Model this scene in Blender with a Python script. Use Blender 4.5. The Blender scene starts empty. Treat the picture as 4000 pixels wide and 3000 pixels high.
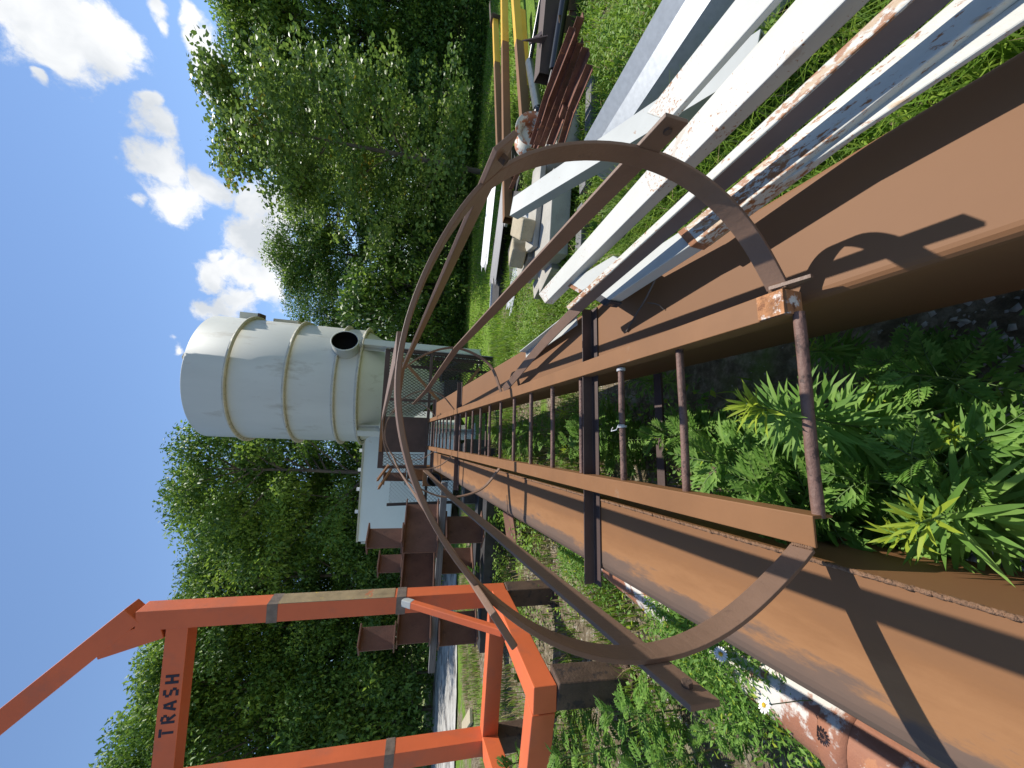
import bpy, math, random
import numpy as np
from mathutils import Vector, Matrix

# ------------------------------------------------------------------ camera, sky, sun, exposure
sc = bpy.context.scene
COL = sc.collection
F = 1447.0                                   # focal length in photo pixels (4000 wide)
EYE = np.array([0.0, 0.0, 1.4])
_d = np.array([-460.0, F, -6120.0]); UPc = -_d / np.linalg.norm(_d)
_f = np.array([0, 1.0, 0]); _f = _f - UPc * (_f @ UPc); _f /= np.linalg.norm(_f)
W = np.array([np.cross(_f, UPc), _f, UPc])   # camera(right, forward, up) -> world
RIGHT, FWD, UP = W[:, 0], W[:, 1], W[:, 2]
_M = np.array([[0.989, -0.134, 0.068], [0.149, 0.933, -0.329], [-0.019, 0.335, 0.942]])
_u, _s, _v = np.linalg.svd(_M); M = _u @ _v  # ladder frame -> camera
LO = np.array([-0.063, 0.842, -0.596])
LR = W @ M
LOW = W @ LO + EYE

def ray(X, Y): return W @ np.array([(1500.0 - Y) / F, 1.0, -(X - 2000.0) / F])
def at(X, Y, z=None, y=None, x=None, d=None):
    """photo point (4000 x 3000 pixels) on a world plane, as a world position"""
    r = ray(X, Y)
    if d is not None: return EYE + r * d
    for i, val in ((0, x), (1, y), (2, z)):
        if val is not None: return EYE + r * ((val - EYE[i]) / r[i])
def l2w(p): return LR @ np.asarray(p, float) + LOW
def lad(X, Y, z=None, x=None, y=None):
    d = M.T @ np.array([(1500.0 - Y) / F, 1.0, -(X - 2000.0) / F]); c = M.T @ (-LO)
    for i, val in ((0, x), (1, y), (2, z)):
        if val is not None: return c + d * ((val - c[i]) / d[i])
def P(x, y): return (x * 4000 / 2212.0, y * 4000 / 2212.0)

cam = bpy.data.cameras.new('camera'); co = bpy.data.objects.new('camera', cam); COL.objects.link(co)
cam.sensor_fit = 'HORIZONTAL'; cam.sensor_width = 36.0; cam.lens = 36.0 * F / 4000.0
cam.clip_start = 0.02; cam.clip_end = 2000
R3 = Matrix((Vector(-UP), Vector(RIGHT), Vector(-FWD))).transposed()
co.matrix_world = Matrix.Translation(Vector(EYE)) @ R3.to_4x4()
sc.camera = co

S = LR @ np.array([0.49, 0.43, 1.0]); S /= np.linalg.norm(S)
sun_el = math.asin(S[2]); sun_az = math.atan2(S[0], S[1])
sun = bpy.data.lights.new('sun', 'SUN'); so = bpy.data.objects.new('sun', sun); COL.objects.link(so)
sun.energy = 4.4; sun.angle = math.radians(0.5); sun.color = (1.0, 0.955, 0.88)
so.rotation_euler = Vector(S).to_track_quat('Z', 'Y').to_euler()

world = bpy.data.worlds.new('World'); sc.world = world; world.use_nodes = True
nt = world.node_tree; nt.nodes.clear()
def wn(t, **k):
    n = nt.nodes.new(t)
    for a, b in k.items(): setattr(n, a, b)
    return n
sky = wn('ShaderNodeTexSky'); sky.sky_type = 'NISHITA'; sky.sun_disc = False
sky.sun_elevation = sun_el; sky.sun_rotation = sun_az
sky.air_density = 0.95; sky.dust_density = 0.0; sky.ozone_density = 2.6; sky.altitude = 100
tc = wn('ShaderNodeTexCoord')
nrm = wn('ShaderNodeVectorMath', operation='NORMALIZE'); nt.links.new(tc.outputs['Generated'], nrm.inputs[0])
warp = wn('ShaderNodeTexNoise'); warp.inputs['Scale'].default_value = 9; warp.inputs['Detail'].default_value = 4
nt.links.new(nrm.outputs[0], warp.inputs['Vector'])
wsub = wn('ShaderNodeVectorMath', operation='SUBTRACT'); nt.links.new(warp.outputs['Color'], wsub.inputs[0]); wsub.inputs[1].default_value = (.5, .5, .5)
wsc = wn('ShaderNodeVectorMath', operation='SCALE'); nt.links.new(wsub.outputs[0], wsc.inputs[0]); wsc.inputs['Scale'].default_value = 0.10
wad = wn('ShaderNodeVectorMath', operation='ADD'); nt.links.new(nrm.outputs[0], wad.inputs[0]); nt.links.new(wsc.outputs[0], wad.inputs[1])
CLOUDS = [(110, 50, 125), (50, 0, 130), (205, 105, 72), (215, 50, 65), (10, -90, 150), (325, 5, 30), (340, 40, 20), (130, 140, 40),
          (435, 95, 36), (448, 150, 50), (412, 45, 24), (330, 275, 46), (345, 340, 58), (382, 412, 54), (288, 418, 22), (318, 222, 24), (455, 392, 42),
          (550, 430, 50), (555, 515, 66), (610, 450, 66), (600, 540, 60), (468, 600, 44), (520, 640, 52), (465, 672, 40), (575, 620, 55), (468, 556, 20), (100, 185, 16), (375, 745, 12),
          (620, 330, 70), (500, 580, 40), (540, 600, 50), (500, 660, 45)]
prev = None
for (cx, cy, r) in CLOUDS:
    c = ray(*P(cx, cy)); L = np.linalg.norm(c); c = c / L
    rr = r * 1.34 / (800.0 * L ** 1.3)
    dn = wn('ShaderNodeVectorMath', operation='DISTANCE'); nt.links.new(wad.outputs[0], dn.inputs[0]); dn.inputs[1].default_value = tuple(c)
    ma = wn('ShaderNodeMath', operation='MULTIPLY_ADD'); nt.links.new(dn.outputs['Value'], ma.inputs[0]); ma.inputs[1].default_value = -1.0 / rr; ma.inputs[2].default_value = 1.0
    if prev is None: prev = ma
    else:
        mx = wn('ShaderNodeMath', operation='MAXIMUM'); nt.links.new(prev.outputs[0], mx.inputs[0]); nt.links.new(ma.outputs[0], mx.inputs[1]); prev = mx
cn = wn('ShaderNodeTexNoise'); cn.inputs['Scale'].default_value = 11; cn.inputs['Detail'].default_value = 12; cn.inputs['Roughness'].default_value = 0.66
nt.links.new(nrm.outputs[0], cn.inputs['Vector'])
cm0 = wn('ShaderNodeMath', operation='MULTIPLY_ADD'); nt.links.new(cn.outputs['Fac'], cm0.inputs[0]); cm0.inputs[1].default_value = 1.45; nt.links.new(prev.outputs[0], cm0.inputs[2])
cnf = wn('ShaderNodeTexNoise'); cnf.inputs['Scale'].default_value = 34; cnf.inputs['Detail'].default_value = 10; cnf.inputs['Roughness'].default_value = 0.7; nt.links.new(wad.outputs[0], cnf.inputs['Vector'])
cm = wn('ShaderNodeMath', operation='MULTIPLY_ADD'); nt.links.new(cnf.outputs['Fac'], cm.inputs[0]); cm.inputs[1].default_value = .8; nt.links.new(cm0.outputs[0], cm.inputs[2])
mr = wn('ShaderNodeMapRange'); mr.interpolation_type = 'SMOOTHSTEP'; nt.links.new(cm.outputs[0], mr.inputs['Value'])
mr.inputs['From Min'].default_value = 1.26; mr.inputs['From Max'].default_value = 1.72
cn2 = wn('ShaderNodeTexNoise'); cn2.inputs['Scale'].default_value = 7; cn2.inputs['Detail'].default_value = 6
nt.links.new(wad.outputs[0], cn2.inputs['Vector'])
cr = wn('ShaderNodeValToRGB'); cr.color_ramp.elements[0].position = 0.36; cr.color_ramp.elements[0].color = (3.9, 4.15, 4.45, 1)
cr.color_ramp.elements[1].position = 0.58; cr.color_ramp.elements[1].color = (6.0, 6.05, 6.1, 1)
nt.links.new(cn2.outputs['Fac'], cr.inputs['Fac'])
mix = wn('ShaderNodeMix', data_type='RGBA'); nt.links.new(mr.outputs[0], mix.inputs['Factor'])
nt.links.new(sky.outputs[0], mix.inputs['A']); nt.links.new(cr.outputs[0], mix.inputs['B'])
bg = wn('ShaderNodeBackground'); bg.inputs['Strength'].default_value = 0.137; nt.links.new(mix.outputs['Result'], bg.inputs['Color'])
out = wn('ShaderNodeOutputWorld'); nt.links.new(bg.outputs[0], out.inputs['Surface'])
sc.view_settings.view_transform = 'Standard'; sc.view_settings.look = 'None'
sc.view_settings.exposure = 0.40; sc.view_settings.gamma = 1.0
try: sc.view_settings.use_curve_mapping = False
except Exception: pass
sc.cycles.max_bounces = 6; sc.cycles.diffuse_bounces = 2; sc.cycles.transparent_max_bounces = 8

# ------------------------------------------------------------------ materials
def mat(name, col, rough=0.6, var=0.15, vscale=3.0, metal=0.0, col2=None, thr=None, nscale=20.0, bump=0.0, bscale=60.0, spec=0.4,
        trans=0.0, soft=0.06, stretch=None, col3=None, thr3=0.62, nscale3=4.0, mod=0.0, mscale=5.0):
    """base colour with slow variation, up to two kinds of patches, and bump"""
    m = bpy.data.materials.new(name); m.use_nodes = True
    t = m.node_tree; n = t.nodes; l = t.links; b = n['Principled BSDF']
    tcn = n.new('ShaderNodeTexCoord'); mp = n.new('ShaderNodeMapping'); l.new(tcn.outputs['Object'], mp.inputs['Vector'])
    if stretch: mp.inputs['Scale'].default_value = stretch
    def noise(s, det=5, rg=0.6):
        q = n.new('ShaderNodeTexNoise'); q.inputs['Scale'].default_value = s; q.inputs['Detail'].default_value = det; q.inputs['Roughness'].default_value = rg
        l.new(mp.outputs[0], q.inputs['Vector']); return q
    q = noise(vscale); ra = n.new('ShaderNodeValToRGB'); l.new(q.outputs['Fac'], ra.inputs['Fac'])
    ra.color_ramp.elements[0].position = 0.3; ra.color_ramp.elements[1].position = 0.7
    ra.color_ramp.elements[0].color = tuple(c * (1 - var) for c in col) + (1,); ra.color_ramp.elements[1].color = tuple(min(1, c * (1 + var)) for c in col) + (1,)
    cur = ra.outputs[0]; rfac = None
    def patch(cur, c2, th, ns):
        q2 = noise(ns, 8, 0.68); rm = n.new('ShaderNodeMapRange'); src = q2.outputs['Fac']
        if mod:
            q4_ = noise(mscale, 3, .5); mm = n.new('ShaderNodeMath'); mm.operation = 'MULTIPLY_ADD'; l.new(q4_.outputs['Fac'], mm.inputs[0]); mm.inputs[1].default_value = mod; l.new(src, mm.inputs[2])
            m2 = n.new('ShaderNodeMath'); m2.operation = 'SUBTRACT'; l.new(mm.outputs[0], m2.inputs[0]); m2.inputs[1].default_value = mod * .5; src = m2.outputs[0]
        l.new(src, rm.inputs['Value'])
        rm.inputs['From Min'].default_value = th; rm.inputs['From Max'].default_value = th + soft
        mx = n.new('ShaderNodeMix'); mx.data_type = 'RGBA'; l.new(rm.outputs[0], mx.inputs['Factor']); l.new(cur, mx.inputs['A']); mx.inputs['B'].default_value = tuple(c2) + (1,)
        return mx.outputs['Result']
    if col2 is not None: cur = patch(cur, col2, thr, nscale)
    if col3 is not None: cur = patch(cur, col3, thr3, nscale3)
    l.new(cur, b.inputs['Base Color'])
    b.inputs['Roughness'].default_value = rough; b.inputs['Metallic'].default_value = metal
    b.inputs['Specular IOR Level'].default_value = spec
    if bump:
        q3 = noise(bscale, 6); bp = n.new('ShaderNodeBump'); bp.inputs['Strength'].default_value = bump; bp.inputs['Distance'].default_value = 0.01
        l.new(q3.outputs['Fac'], bp.inputs['Height']); l.new(bp.outputs[0], b.inputs['Normal'])
    if trans:
        tr = n.new('ShaderNodeBsdfTranslucent'); l.new(cur, tr.inputs['Color']); ad = n.new('ShaderNodeMixShader'); ad.inputs[0].default_value = trans
        l.new(b.outputs[0], ad.inputs[1]); l.new(tr.outputs[0], ad.inputs[2]); l.new(ad.outputs[0], n['Material Output'].inputs['Surface'])
    return m

BROWN = mat('brown_paint', (.203, .096, .041), .62, .08, 1.4, spec=.25, col2=(.16, .082, .042), thr=.60, nscale=1.6, soft=.25, bump=.03, bscale=30, col3=(.05, .035, .03), thr3=.73, nscale3=42)
def edge_worn():
    """brown paint chalked grey brown with a tan line along the outer edge of the beam"""
    m = mat('brown_paint_chalked', (.203, .096, .041), .62, .10, 1.4, spec=.25, col2=(.155, .085, .05), thr=.57, nscale=2.2, soft=.25, bump=.04, bscale=40, col3=(.07, .05, .042), thr3=.72, nscale3=30)
    t = m.node_tree; n = t.nodes; l = t.links; b = n['Principled BSDF']; old = b.inputs['Base Color'].links[0].from_socket
    tcn = n.new('ShaderNodeTexCoord'); sx = n.new('ShaderNodeSeparateXYZ'); l.new(tcn.outputs['Object'], sx.inputs[0])
    mp = n.new('ShaderNodeMapping'); mp.inputs['Scale'].default_value = (9, 2.2, 1); l.new(tcn.outputs['Object'], mp.inputs['Vector'])
    q = n.new('ShaderNodeTexNoise'); q.inputs['Scale'].default_value = 2.0; q.inputs['Detail'].default_value = 8; q.inputs['Roughness'].default_value = .7; l.new(mp.outputs[0], q.inputs['Vector'])
    a = n.new('ShaderNodeMath'); a.operation = 'MULTIPLY_ADD'; l.new(q.outputs['Fac'], a.inputs[0]); a.inputs[1].default_value = -.22; l.new(sx.outputs['X'], a.inputs[2])
    r = n.new('ShaderNodeValToRGB'); mr_ = n.new('ShaderNodeMapRange'); l.new(a.outputs[0], mr_.inputs['Value']); mr_.inputs['From Min'].default_value = -.72; mr_.inputs['From Max'].default_value = -.42; l.new(mr_.outputs[0], r.inputs['Fac'])
    e = r.color_ramp.elements; e[0].position = .10; e[0].color = (.125, .083, .06, 1); e[1].position = 1.0; e[1].color = (.203, .096, .041, 1)
    k = e.new(.22); k.color = (.145, .092, .064, 1); k = e.new(.32); k.color = (.295, .142, .058, 1); k = e.new(.55); k.color = (.235, .108, .042, 1)
    g_ = n.new('ShaderNodeMapRange'); l.new(mr_.outputs[0], g_.inputs['Value']); g_.inputs['From Min'].default_value = .55; g_.inputs['From Max'].default_value = .95
    mx = n.new('ShaderNodeMix'); mx.data_type = 'RGBA'; l.new(g_.outputs[0], mx.inputs['Factor']); l.new(r.outputs[0], mx.inputs['A']); l.new(old, mx.inputs['B']); l.new(mx.outputs['Result'], b.inputs['Base Color']); return m
BROWNW = edge_worn()
BROWND = mat('brown_paint_rail', (.225, .106, .044), .6, .10, 4, col2=(.12, .07, .048), thr=.69, nscale=26, soft=.05, bump=.04, bscale=60, spec=.25, col3=(.25, .14, .075), thr3=.62, nscale3=6)
CAGE = mat('cage_brown', (.185, .11, .072), .5, .14, 6, col2=(.12, .07, .048), thr=.62, nscale=18, soft=.1, bump=.12, bscale=120)
RUNG = mat('rung_rust', (.17, .095, .072), .6, .3, 12, col2=(.07, .04, .032), thr=.55, nscale=30, bump=.4, bscale=80, col3=(.3, .26, .25), thr3=.70, nscale3=24)
DARKB = mat('dark_brown_primer', (.075, .046, .038), .6, .2, 6, bump=.15)
WELD = mat('weld_bead', (.23, .125, .068), .55, .2, 60, bump=1.0, bscale=110)
RUSTEND = mat('burnt_rust_steel', (.30, .13, .06), .8, .4, 14, col2=(.55, .52, .48), thr=.55, nscale=20, col3=(.04, .035, .035), thr3=.6, nscale3=12, bump=.6, bscale=60)
BURNT = mat('torch_blackened_steel', (.035, .034, .038), .7, .4, 14, col2=(.35, .17, .08), thr=.58, nscale=16, bump=.8, bscale=50)
FLAKED = mat('flaked_rust_end', (.42, .19, .08), .8, .4, 20, col2=(.74, .70, .64), thr=.53, nscale=26, soft=.08, col3=(.20, .08, .035), thr3=.56, nscale3=34, bump=.6, bscale=90)
WHITE = mat('white_paint_rust_specks', (.52, .51, .455), .5, .08, 4, col2=(.30, .125, .045), thr=.635, nscale=110, soft=.05, bump=.1, col3=(.45, .40, .33), thr3=.68, nscale3=9, mod=.75, mscale=4.5)
WHITER = mat('white_paint_rusty', (.52, .505, .44), .5, .08, 4, col2=(.29, .12, .045), thr=.54, nscale=95, soft=.06, bump=.15, col3=(.42, .29, .17), thr3=.60, nscale3=22, stretch=(1, .45, 1), mod=.6, mscale=5)
WEBSHADE = mat('web_painted_shade', (.15, .115, .105), .6, .15, 5, col2=(.30, .28, .26), thr=.66, nscale=9, soft=.15)  # dark colour stands in for shade on the channel's web
GREYW = mat('grey_white_paint', (.45, .455, .42), .5, .08, 4, col2=(.3, .14, .06), thr=.67, nscale=20, soft=.04)
GALV = mat('galvanised_sheet', (.44, .46, .47), .42, .10, 30, metal=.25, bump=.08, bscale=14)
ORANGE = mat('orange_paint', (.63, .135, .045), .55, .10, 2, col2=(.50, .13, .06), thr=.55, nscale=3, soft=.25, bump=.05, col3=(.34, .11, .06), thr3=.66, nscale3=16, mod=.5, mscale=3)
BAREST = mat('bare_steel_band', (.17, .13, .10), .6, .35, 14, col2=(.6, .45, .06), thr=.68, nscale=26, bump=.3)
WORN = mat('worn_orange_face', (.30, .22, .12), .6, .25, 9, col2=(.6, .42, .06), thr=.63, nscale=22, bump=.2, col3=(.50, .13, .05), thr3=.64, nscale3=5)
STENCIL = mat('black_stencil', (.02, .016, .03), .6, .1)
RUST = mat('rusty_steel', (.155, .075, .048), .75, .25, 4, col2=(.08, .042, .03), thr=.56, nscale=7, soft=.15, bump=.35, bscale=70)
RUSTR = mat('red_rust_steel', (.16, .06, .035), .8, .35, 10, col2=(.28, .11, .05), thr=.58, nscale=14, bump=.5, bscale=60)
OLDPOST = mat('old_brown_post', (.10, .062, .042), .8, .3, 8, col2=(.05, .035, .03), thr=.55, nscale=12, bump=.4)
TANK = mat('weathered_white_tank', (.53, .53, .475), .55, .08, 1.0, col2=(.38, .355, .29), thr=.56, nscale=2.4, soft=.14, stretch=(1, 1, .3), col3=(.30, .23, .16), thr3=.68, nscale3=3.2)
TANKF = mat('stained_flange', (.50, .46, .36), .6, .15, 6, col2=(.28, .20, .12), thr=.60, nscale=12, bump=.2)
TRAIL = mat('white_enamel_box', (.66, .70, .71), .45, .05, 1.0, col2=(.50, .47, .40), thr=.66, nscale=2.0, soft=.12)
MOUTHDARK = mat('mouth_painted_dark', (.006, .006, .006), .95, .2, spec=.05)  # near black, painted in for the unlit inside of the inlet pipe
BLACK = mat('black_paint', (.012, .012, .013), .3, .2, spec=.5)
GREYP = mat('grey_black_cylinder', (.10, .105, .10), .35, .2, 6)
YELLOW = mat('yellow_paint', (.72, .40, .03), .45, .07, 3)
CONC = mat('concrete', (.40, .375, .32), .9, .14, 5, col2=(.24, .22, .18), thr=.6, nscale=9, soft=.15, bump=.5, bscale=90)
CONCT = mat('tan_concrete', (.44, .37, .25), .9, .14, 6, bump=.7, bscale=70, col2=(.3, .26, .18), thr=.6, nscale=12)
WOODG = mat('weathered_grey_wood', (.16, .155, .15), .85, .3, 5, bump=.5, bscale=30, stretch=(1, 1, 12), col2=(.06, .06, .06), thr=.6, nscale=7)
ROOFW = mat('white_roof_sheet', (.68, .68, .67), .45, .05, 3, col2=(.45, .42, .38), thr=.68, nscale=5)
ROOFG = mat('grey_roof_sheet', (.36, .34, .32), .5, .08, 3)
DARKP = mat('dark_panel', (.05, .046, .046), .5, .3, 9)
RIMP = mat('rim_paint_rust', (.58, .56, .48), .6, .08, 5, col2=(.40, .15, .07), thr=.50, nscale=9, soft=.05, bump=.2)
PIPEW = mat('rusted_white_pipe', (.60, .56, .50), .65, .1, 4, col2=(.30, .125, .07), thr=.485, nscale=5, soft=.05, bump=.3, col3=(.40, .17, .08), thr3=.60, nscale3=13)
MESHM = mat('dark_expanded_metal', (.05, .036, .032), .6, .2)
MESHL = mat('brown_expanded_metal', (.06, .040, .032), .55, .2)
BARK = mat('bark', (.13, .105, .085), .9, .3, 9, bump=.6, bscale=25, stretch=(1, 1, .3))
STEMM = mat('green_stem', (.10, .16, .045), .6, .2)
LEAF = [mat('leaf_dark', (.075, .15, .028), .50, .25, 1.3, trans=.34), mat('leaf_mid', (.135, .24, .036), .48, .25, 1.3, trans=.40), mat('leaf_light', (.24, .355, .048), .5, .22, 1.3, trans=.45)]
LEAFC = [mat('poplar_leaf', (.125, .205, .042), .42, .25, 1.5, trans=.38), mat('poplar_leaf_pale', (.23, .33, .065), .42, .22, 1.5, trans=.45), mat('poplar_leaf_yellow', (.30, .25, .03), .5, .2, 1.5, trans=.4)]
WEED = [mat('weed_leaf', (.16, .31, .055), .55, .22, 8, trans=.45, spec=.25), mat('weed_leaf_pale', (.25, .42, .085), .55, .2, 8, trans=.45, spec=.25), mat('weed_leaf_tip', (.38, .48, .05), .5, .2, 8, trans=.45, spec=.25)]
GRASS = [mat('grass_green', (.15, .27, .026), .55, .25, 2, trans=.42), mat('grass_light', (.26, .38, .045), .55, .2, 2, trans=.42), mat('grass_dry', (.33, .26, .13), .7, .2, 2, trans=.2)]
PETAL = mat('white_petal', (.78, .78, .76), .6, .04); DISC = mat('yellow_disc', (.66, .42, .02), .7, .1)
STONE = mat('limestone_pebble', (.40, .37, .32), .9, .3, 14, bump=.3)
WIRE = mat('white_wire', (.7, .7, .7), .4, .05)

# ------------------------------------------------------------------ mesh helpers
def V(p): return np.asarray(p, float)
def unit(v): v = V(v); return v / (np.linalg.norm(v) + 1e-12)
class MB:
    def __init__(s): s.v = []; s.f = []; s.m = []; s.sm = []
    def add(s, vs, fs, mi=0, smooth=False):
        o = len(s.v); s.v += [tuple(map(float, p)) for p in vs]
        for f in fs: s.f.append(tuple(i + o for i in f)); s.m.append(mi); s.sm.append(smooth)
        return s
    def frame(s, p0, p1, up):
        a = unit(V(p1) - V(p0)); b = V(up) - a * (V(up) @ a)
        if np.linalg.norm(b) < 1e-6: b = np.cross(a, [1, .3, .2])
        b = unit(b); return a, np.cross(a, b), b       # axis, side, up
    def prism(s, p0, p1, prof, up=(0, 0, 1), mi=0):
        """closed 2-D outline (side, up) swept from p0 to p1"""
        a, sd, b = s.frame(p0, p1, up); n = len(prof)
        vs = [V(p0) + sd * q[0] + b * q[1] for q in prof] + [V(p1) + sd * q[0] + b * q[1] for q in prof]
        fs = [(i, (i + 1) % n, n + (i + 1) % n, n + i) for i in range(n)]
        fs += [tuple(range(n))[::-1], tuple(range(n, 2 * n))]
        return s.add(vs, fs, mi)
    def bar(s, p0, p1, w, h, up=(0, 0, 1), mi=0):
        return s.prism(p0, p1, [(-w / 2, -h / 2), (w / 2, -h / 2), (w / 2, h / 2), (-w / 2, h / 2)], up, mi)
    def hollow(s, p0, p1, w, h, t=.006, up=(0, 0, 1), mi=0):
        a, sd, b = s.frame(p0, p1, up); vs = []
        for p in (p0, p1):
            for (ww, hh) in ((w, h), (w - 2 * t, h - 2 * t)):
                vs += [V(p) + sd * x * ww / 2 + b * y * hh / 2 for x, y in ((-1, -1), (1, -1), (1, 1), (-1, 1))]
        fs = []
        for i in range(4):
            j = (i + 1) % 4
            fs += [(i, j, 8 + j, 8 + i), (4 + j, 4 + i, 12 + i, 12 + j), (j, i, 4 + i, 4 + j), (8 + i, 8 + j, 12 + j, 12 + i)]
        return s.add(vs, fs, mi)
    def box(s, c, sz, rz=0.0, mi=0, tilt=0.0):
        c = V(c); x = np.array([math.cos(rz), math.sin(rz), 0]); y = np.array([-math.sin(rz), math.cos(rz), 0]); z = np.array([0, 0, 1.0])
        if tilt: x, z = x * math.cos(tilt) + z * math.sin(tilt), z * math.cos(tilt) - x * math.sin(tilt)
        vs = [c + x * sx * sz[0] / 2 + y * sy * sz[1] / 2 + z * s_ * sz[2] / 2 for s_ in (-1, 1) for sx, sy in ((-1, -1), (1, -1), (1, 1), (-1, 1))]
        return s.add(vs, [(3, 2, 1, 0), (4, 5, 6, 7), (0, 1, 5, 4), (1, 2, 6, 5), (2, 3, 7, 6), (3, 0, 4, 7)], mi)
    def tube(s, pts, rad, n=12, mi=0, cap=True, smooth=True):
        pts = [V(p) for p in pts]; k = len(pts); r = rad if hasattr(rad, '__len__') else [rad] * k
        vs = []; ref = None
        for i, p in enumerate(pts):
            t = unit(pts[min(i + 1, k - 1)] - pts[max(i - 1, 0)])
            if ref is None: ref = np.array([0, 0, 1.0]) if abs(t[2]) < .9 else np.array([1.0, 0, 0])
            b = unit(ref - t * (ref @ t)); c = np.cross(t, b); ref = b
            vs += [p + (b * math.cos(2 * math.pi * j / n) + c * math.sin(2 * math.pi * j / n)) * r[i] for j in range(n)]
        fs = [(i * n + j, i * n + (j + 1) % n, (i + 1) * n + (j + 1) % n, (i + 1) * n + j) for i in range(k - 1) for j in range(n)]
        s.add(vs, fs, mi, smooth)
        if cap: s.add(vs[:n], [tuple(range(n))[::-1]], mi); s.add(vs[-n:], [tuple(range(n))], mi)
        return s
    def lathe(s, c, prof, n=48, axis=(0, 0, 1), mi=0, smooth=True, close=False):
        """(radius, height) outline turned about an axis through c"""
        a = unit(axis); b = unit(np.cross(a, [0.31, .95, .1])); d = np.cross(a, b); vs = []
        for r, h in prof: vs += [V(c) + a * h + (b * math.cos(2 * math.pi * j / n) + d * math.sin(2 * math.pi * j / n)) * r for j in range(n)]
        k = len(prof); fs = [(i * n + j, i * n + (j + 1) % n, (i + 1) * n + (j + 1) % n, (i + 1) * n + j) for i in range(k - 1 + (1 if close else 0)) for j in range(n)]
        if close: fs = [tuple(q % (k * n) for q in f) for f in fs]
        return s.add(vs, fs, mi, smooth)
    def strip(s, pts, wd, w, t, mi=0):
        """flat bar along pts, wd = width direction (one or per point), thickness across"""
        pts = [V(p) for p in pts]; k = len(pts); vs = []
        for i, p in enumerate(pts):
            tg = unit(pts[min(i + 1, k - 1)] - pts[max(i - 1, 0)])
            d = V(wd[i]) if np.ndim(wd) == 2 else V(wd)
            d = unit(d - tg * (d @ tg)); nn = np.cross(tg, d)
            vs += [p + d * x * w / 2 + nn * y * t / 2 for x, y in ((-1, -1), (1, -1), (1, 1), (-1, 1))]
        fs = [(i * 4 + j, i * 4 + (j + 1) % 4, i * 4 + 4 + (j + 1) % 4, i * 4 + 4 + j) for i in range(k - 1) for j in range(4)]
        fs += [(3, 2, 1, 0), tuple(4 * (k - 1) + j for j in range(4))]
        return s.add(vs, fs, mi)
    def build(s, name, mats, parent=None, bevel=0.0, origin=None):
        me = bpy.data.meshes.new(name); vs = s.v
        if origin is not None: vs = [tuple(V(p) - V(origin)) for p in vs]
        me.from_pydata(vs, [], s.f); 
        for m in (mats if isinstance(mats, (list, tuple)) else [mats]): me.materials.append(m)
        me.polygons.foreach_set('material_index', s.m); me.polygons.foreach_set('use_smooth', s.sm); me.update()
        o = bpy.data.objects.new(name, me); COL.objects.link(o)
        if origin is not None: o.location = origin
        if parent is not None: o.parent = parent
        if bevel:
            b = o.modifiers.new('bevel', 'BEVEL'); b.width = bevel; b.segments = 2; b.limit_method = 'ANGLE'; b.angle_limit = math.radians(40)
        return o

def raw(name, verts, faces_tri, midx, mats, parent=None, smooth=False):
    """fast mesh from numpy triangles"""
    me = bpy.data.meshes.new(name); nv = len(verts); nf = len(faces_tri)
    me.vertices.add(nv); me.vertices.foreach_set('co', np.asarray(verts, np.float32).ravel())
    me.loops.add(nf * 3); me.loops.foreach_set('vertex_index', np.asarray(faces_tri, np.int32).ravel())
    me.polygons.add(nf); me.polygons.foreach_set('loop_start', np.arange(nf, dtype=np.int32) * 3)
    me.polygons.foreach_set('loop_total', np.full(nf, 3, np.int32))
    me.polygons.foreach_set('material_index', np.asarray(midx, np.int32))
    if smooth: me.polygons.foreach_set('use_smooth', np.ones(nf, bool))
    for m in mats: me.materials.append(m)
    me.update(calc_edges=True); me.validate()
    o = bpy.data.objects.new(name, me); COL.objects.link(o)
    if parent is not None: o.parent = parent
    return o
def tag(o, label=None, cat=None, group=None, kind=None):
    if label: o['label'] = label
    if cat: o['category'] = cat
    if group: o['group'] = group
    if kind: o['kind'] = kind
    return o
def empty(name, loc=(0, 0, 0), rz=0.0):
    o = bpy.data.objects.new(name, None); COL.objects.link(o); o.location = loc; o.rotation_euler = (0, 0, rz); o.empty_display_size = .1
    return o
def copy_tree(o, parent=None):
    c = o.copy(); COL.objects.link(c); c.parent = parent
    for ch in o.children: copy_tree(ch, c)
    return c
def spline(pts, n=10):
    pts = [V(p) for p in pts]; q = [2 * pts[0] - pts[1]] + pts + [2 * pts[-1] - pts[-2]]; o = []
    for i in range(1, len(q) - 2):
        for t in np.linspace(0, 1, n, endpoint=False):
            a, b, c, d = q[i - 1], q[i], q[i + 1], q[i + 2]
            o.append(.5 * (2 * b + (c - a) * t + (2 * a - 5 * b + 4 * c - d) * t * t + (-a + 3 * b - 3 * c + d) * t ** 3))
    o.append(pts[-1]); return o
def Lprof(w, h, t, sx=1, sy=1):
    p = [(0, 0), (w, 0), (w, t), (t, t), (t, h), (0, h)]
    p = [(x * sx, y * sy) for x, y in p]
    return p if sx * sy > 0 else p[::-1]
def Cprof(w, h, t): return [(0, 0), (w, 0), (w, t), (t, t), (t, h - t), (w, h - t), (w, h), (0, h)]
def Iprof(w, h, t): return [(-w/2, 0), (w/2, 0), (w/2, t), (t/2, t), (t/2, h-t), (w/2, h-t), (w/2, h), (-w/2, h), (-w/2, h-t), (-t/2, h-t), (-t/2, t), (-w/2, t)]
rng = np.random.default_rng(7); random.seed(7)
z1 = lambda x, y: (1400 + x / 2.212, 1100 + y / 2.212)
z2 = lambda x, y: (2200 + x / 2.212, 900 + y / 2.212)
z4 = lambda x, y: (1500 + x / 1.843, 1700 + y / 1.843)
z5 = lambda x, y: (2200 + x / 1.229, y / 1.229)
z6 = lambda x, y: (2400 + x / 1.3825, 2000 + y / 1.3825)
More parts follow.
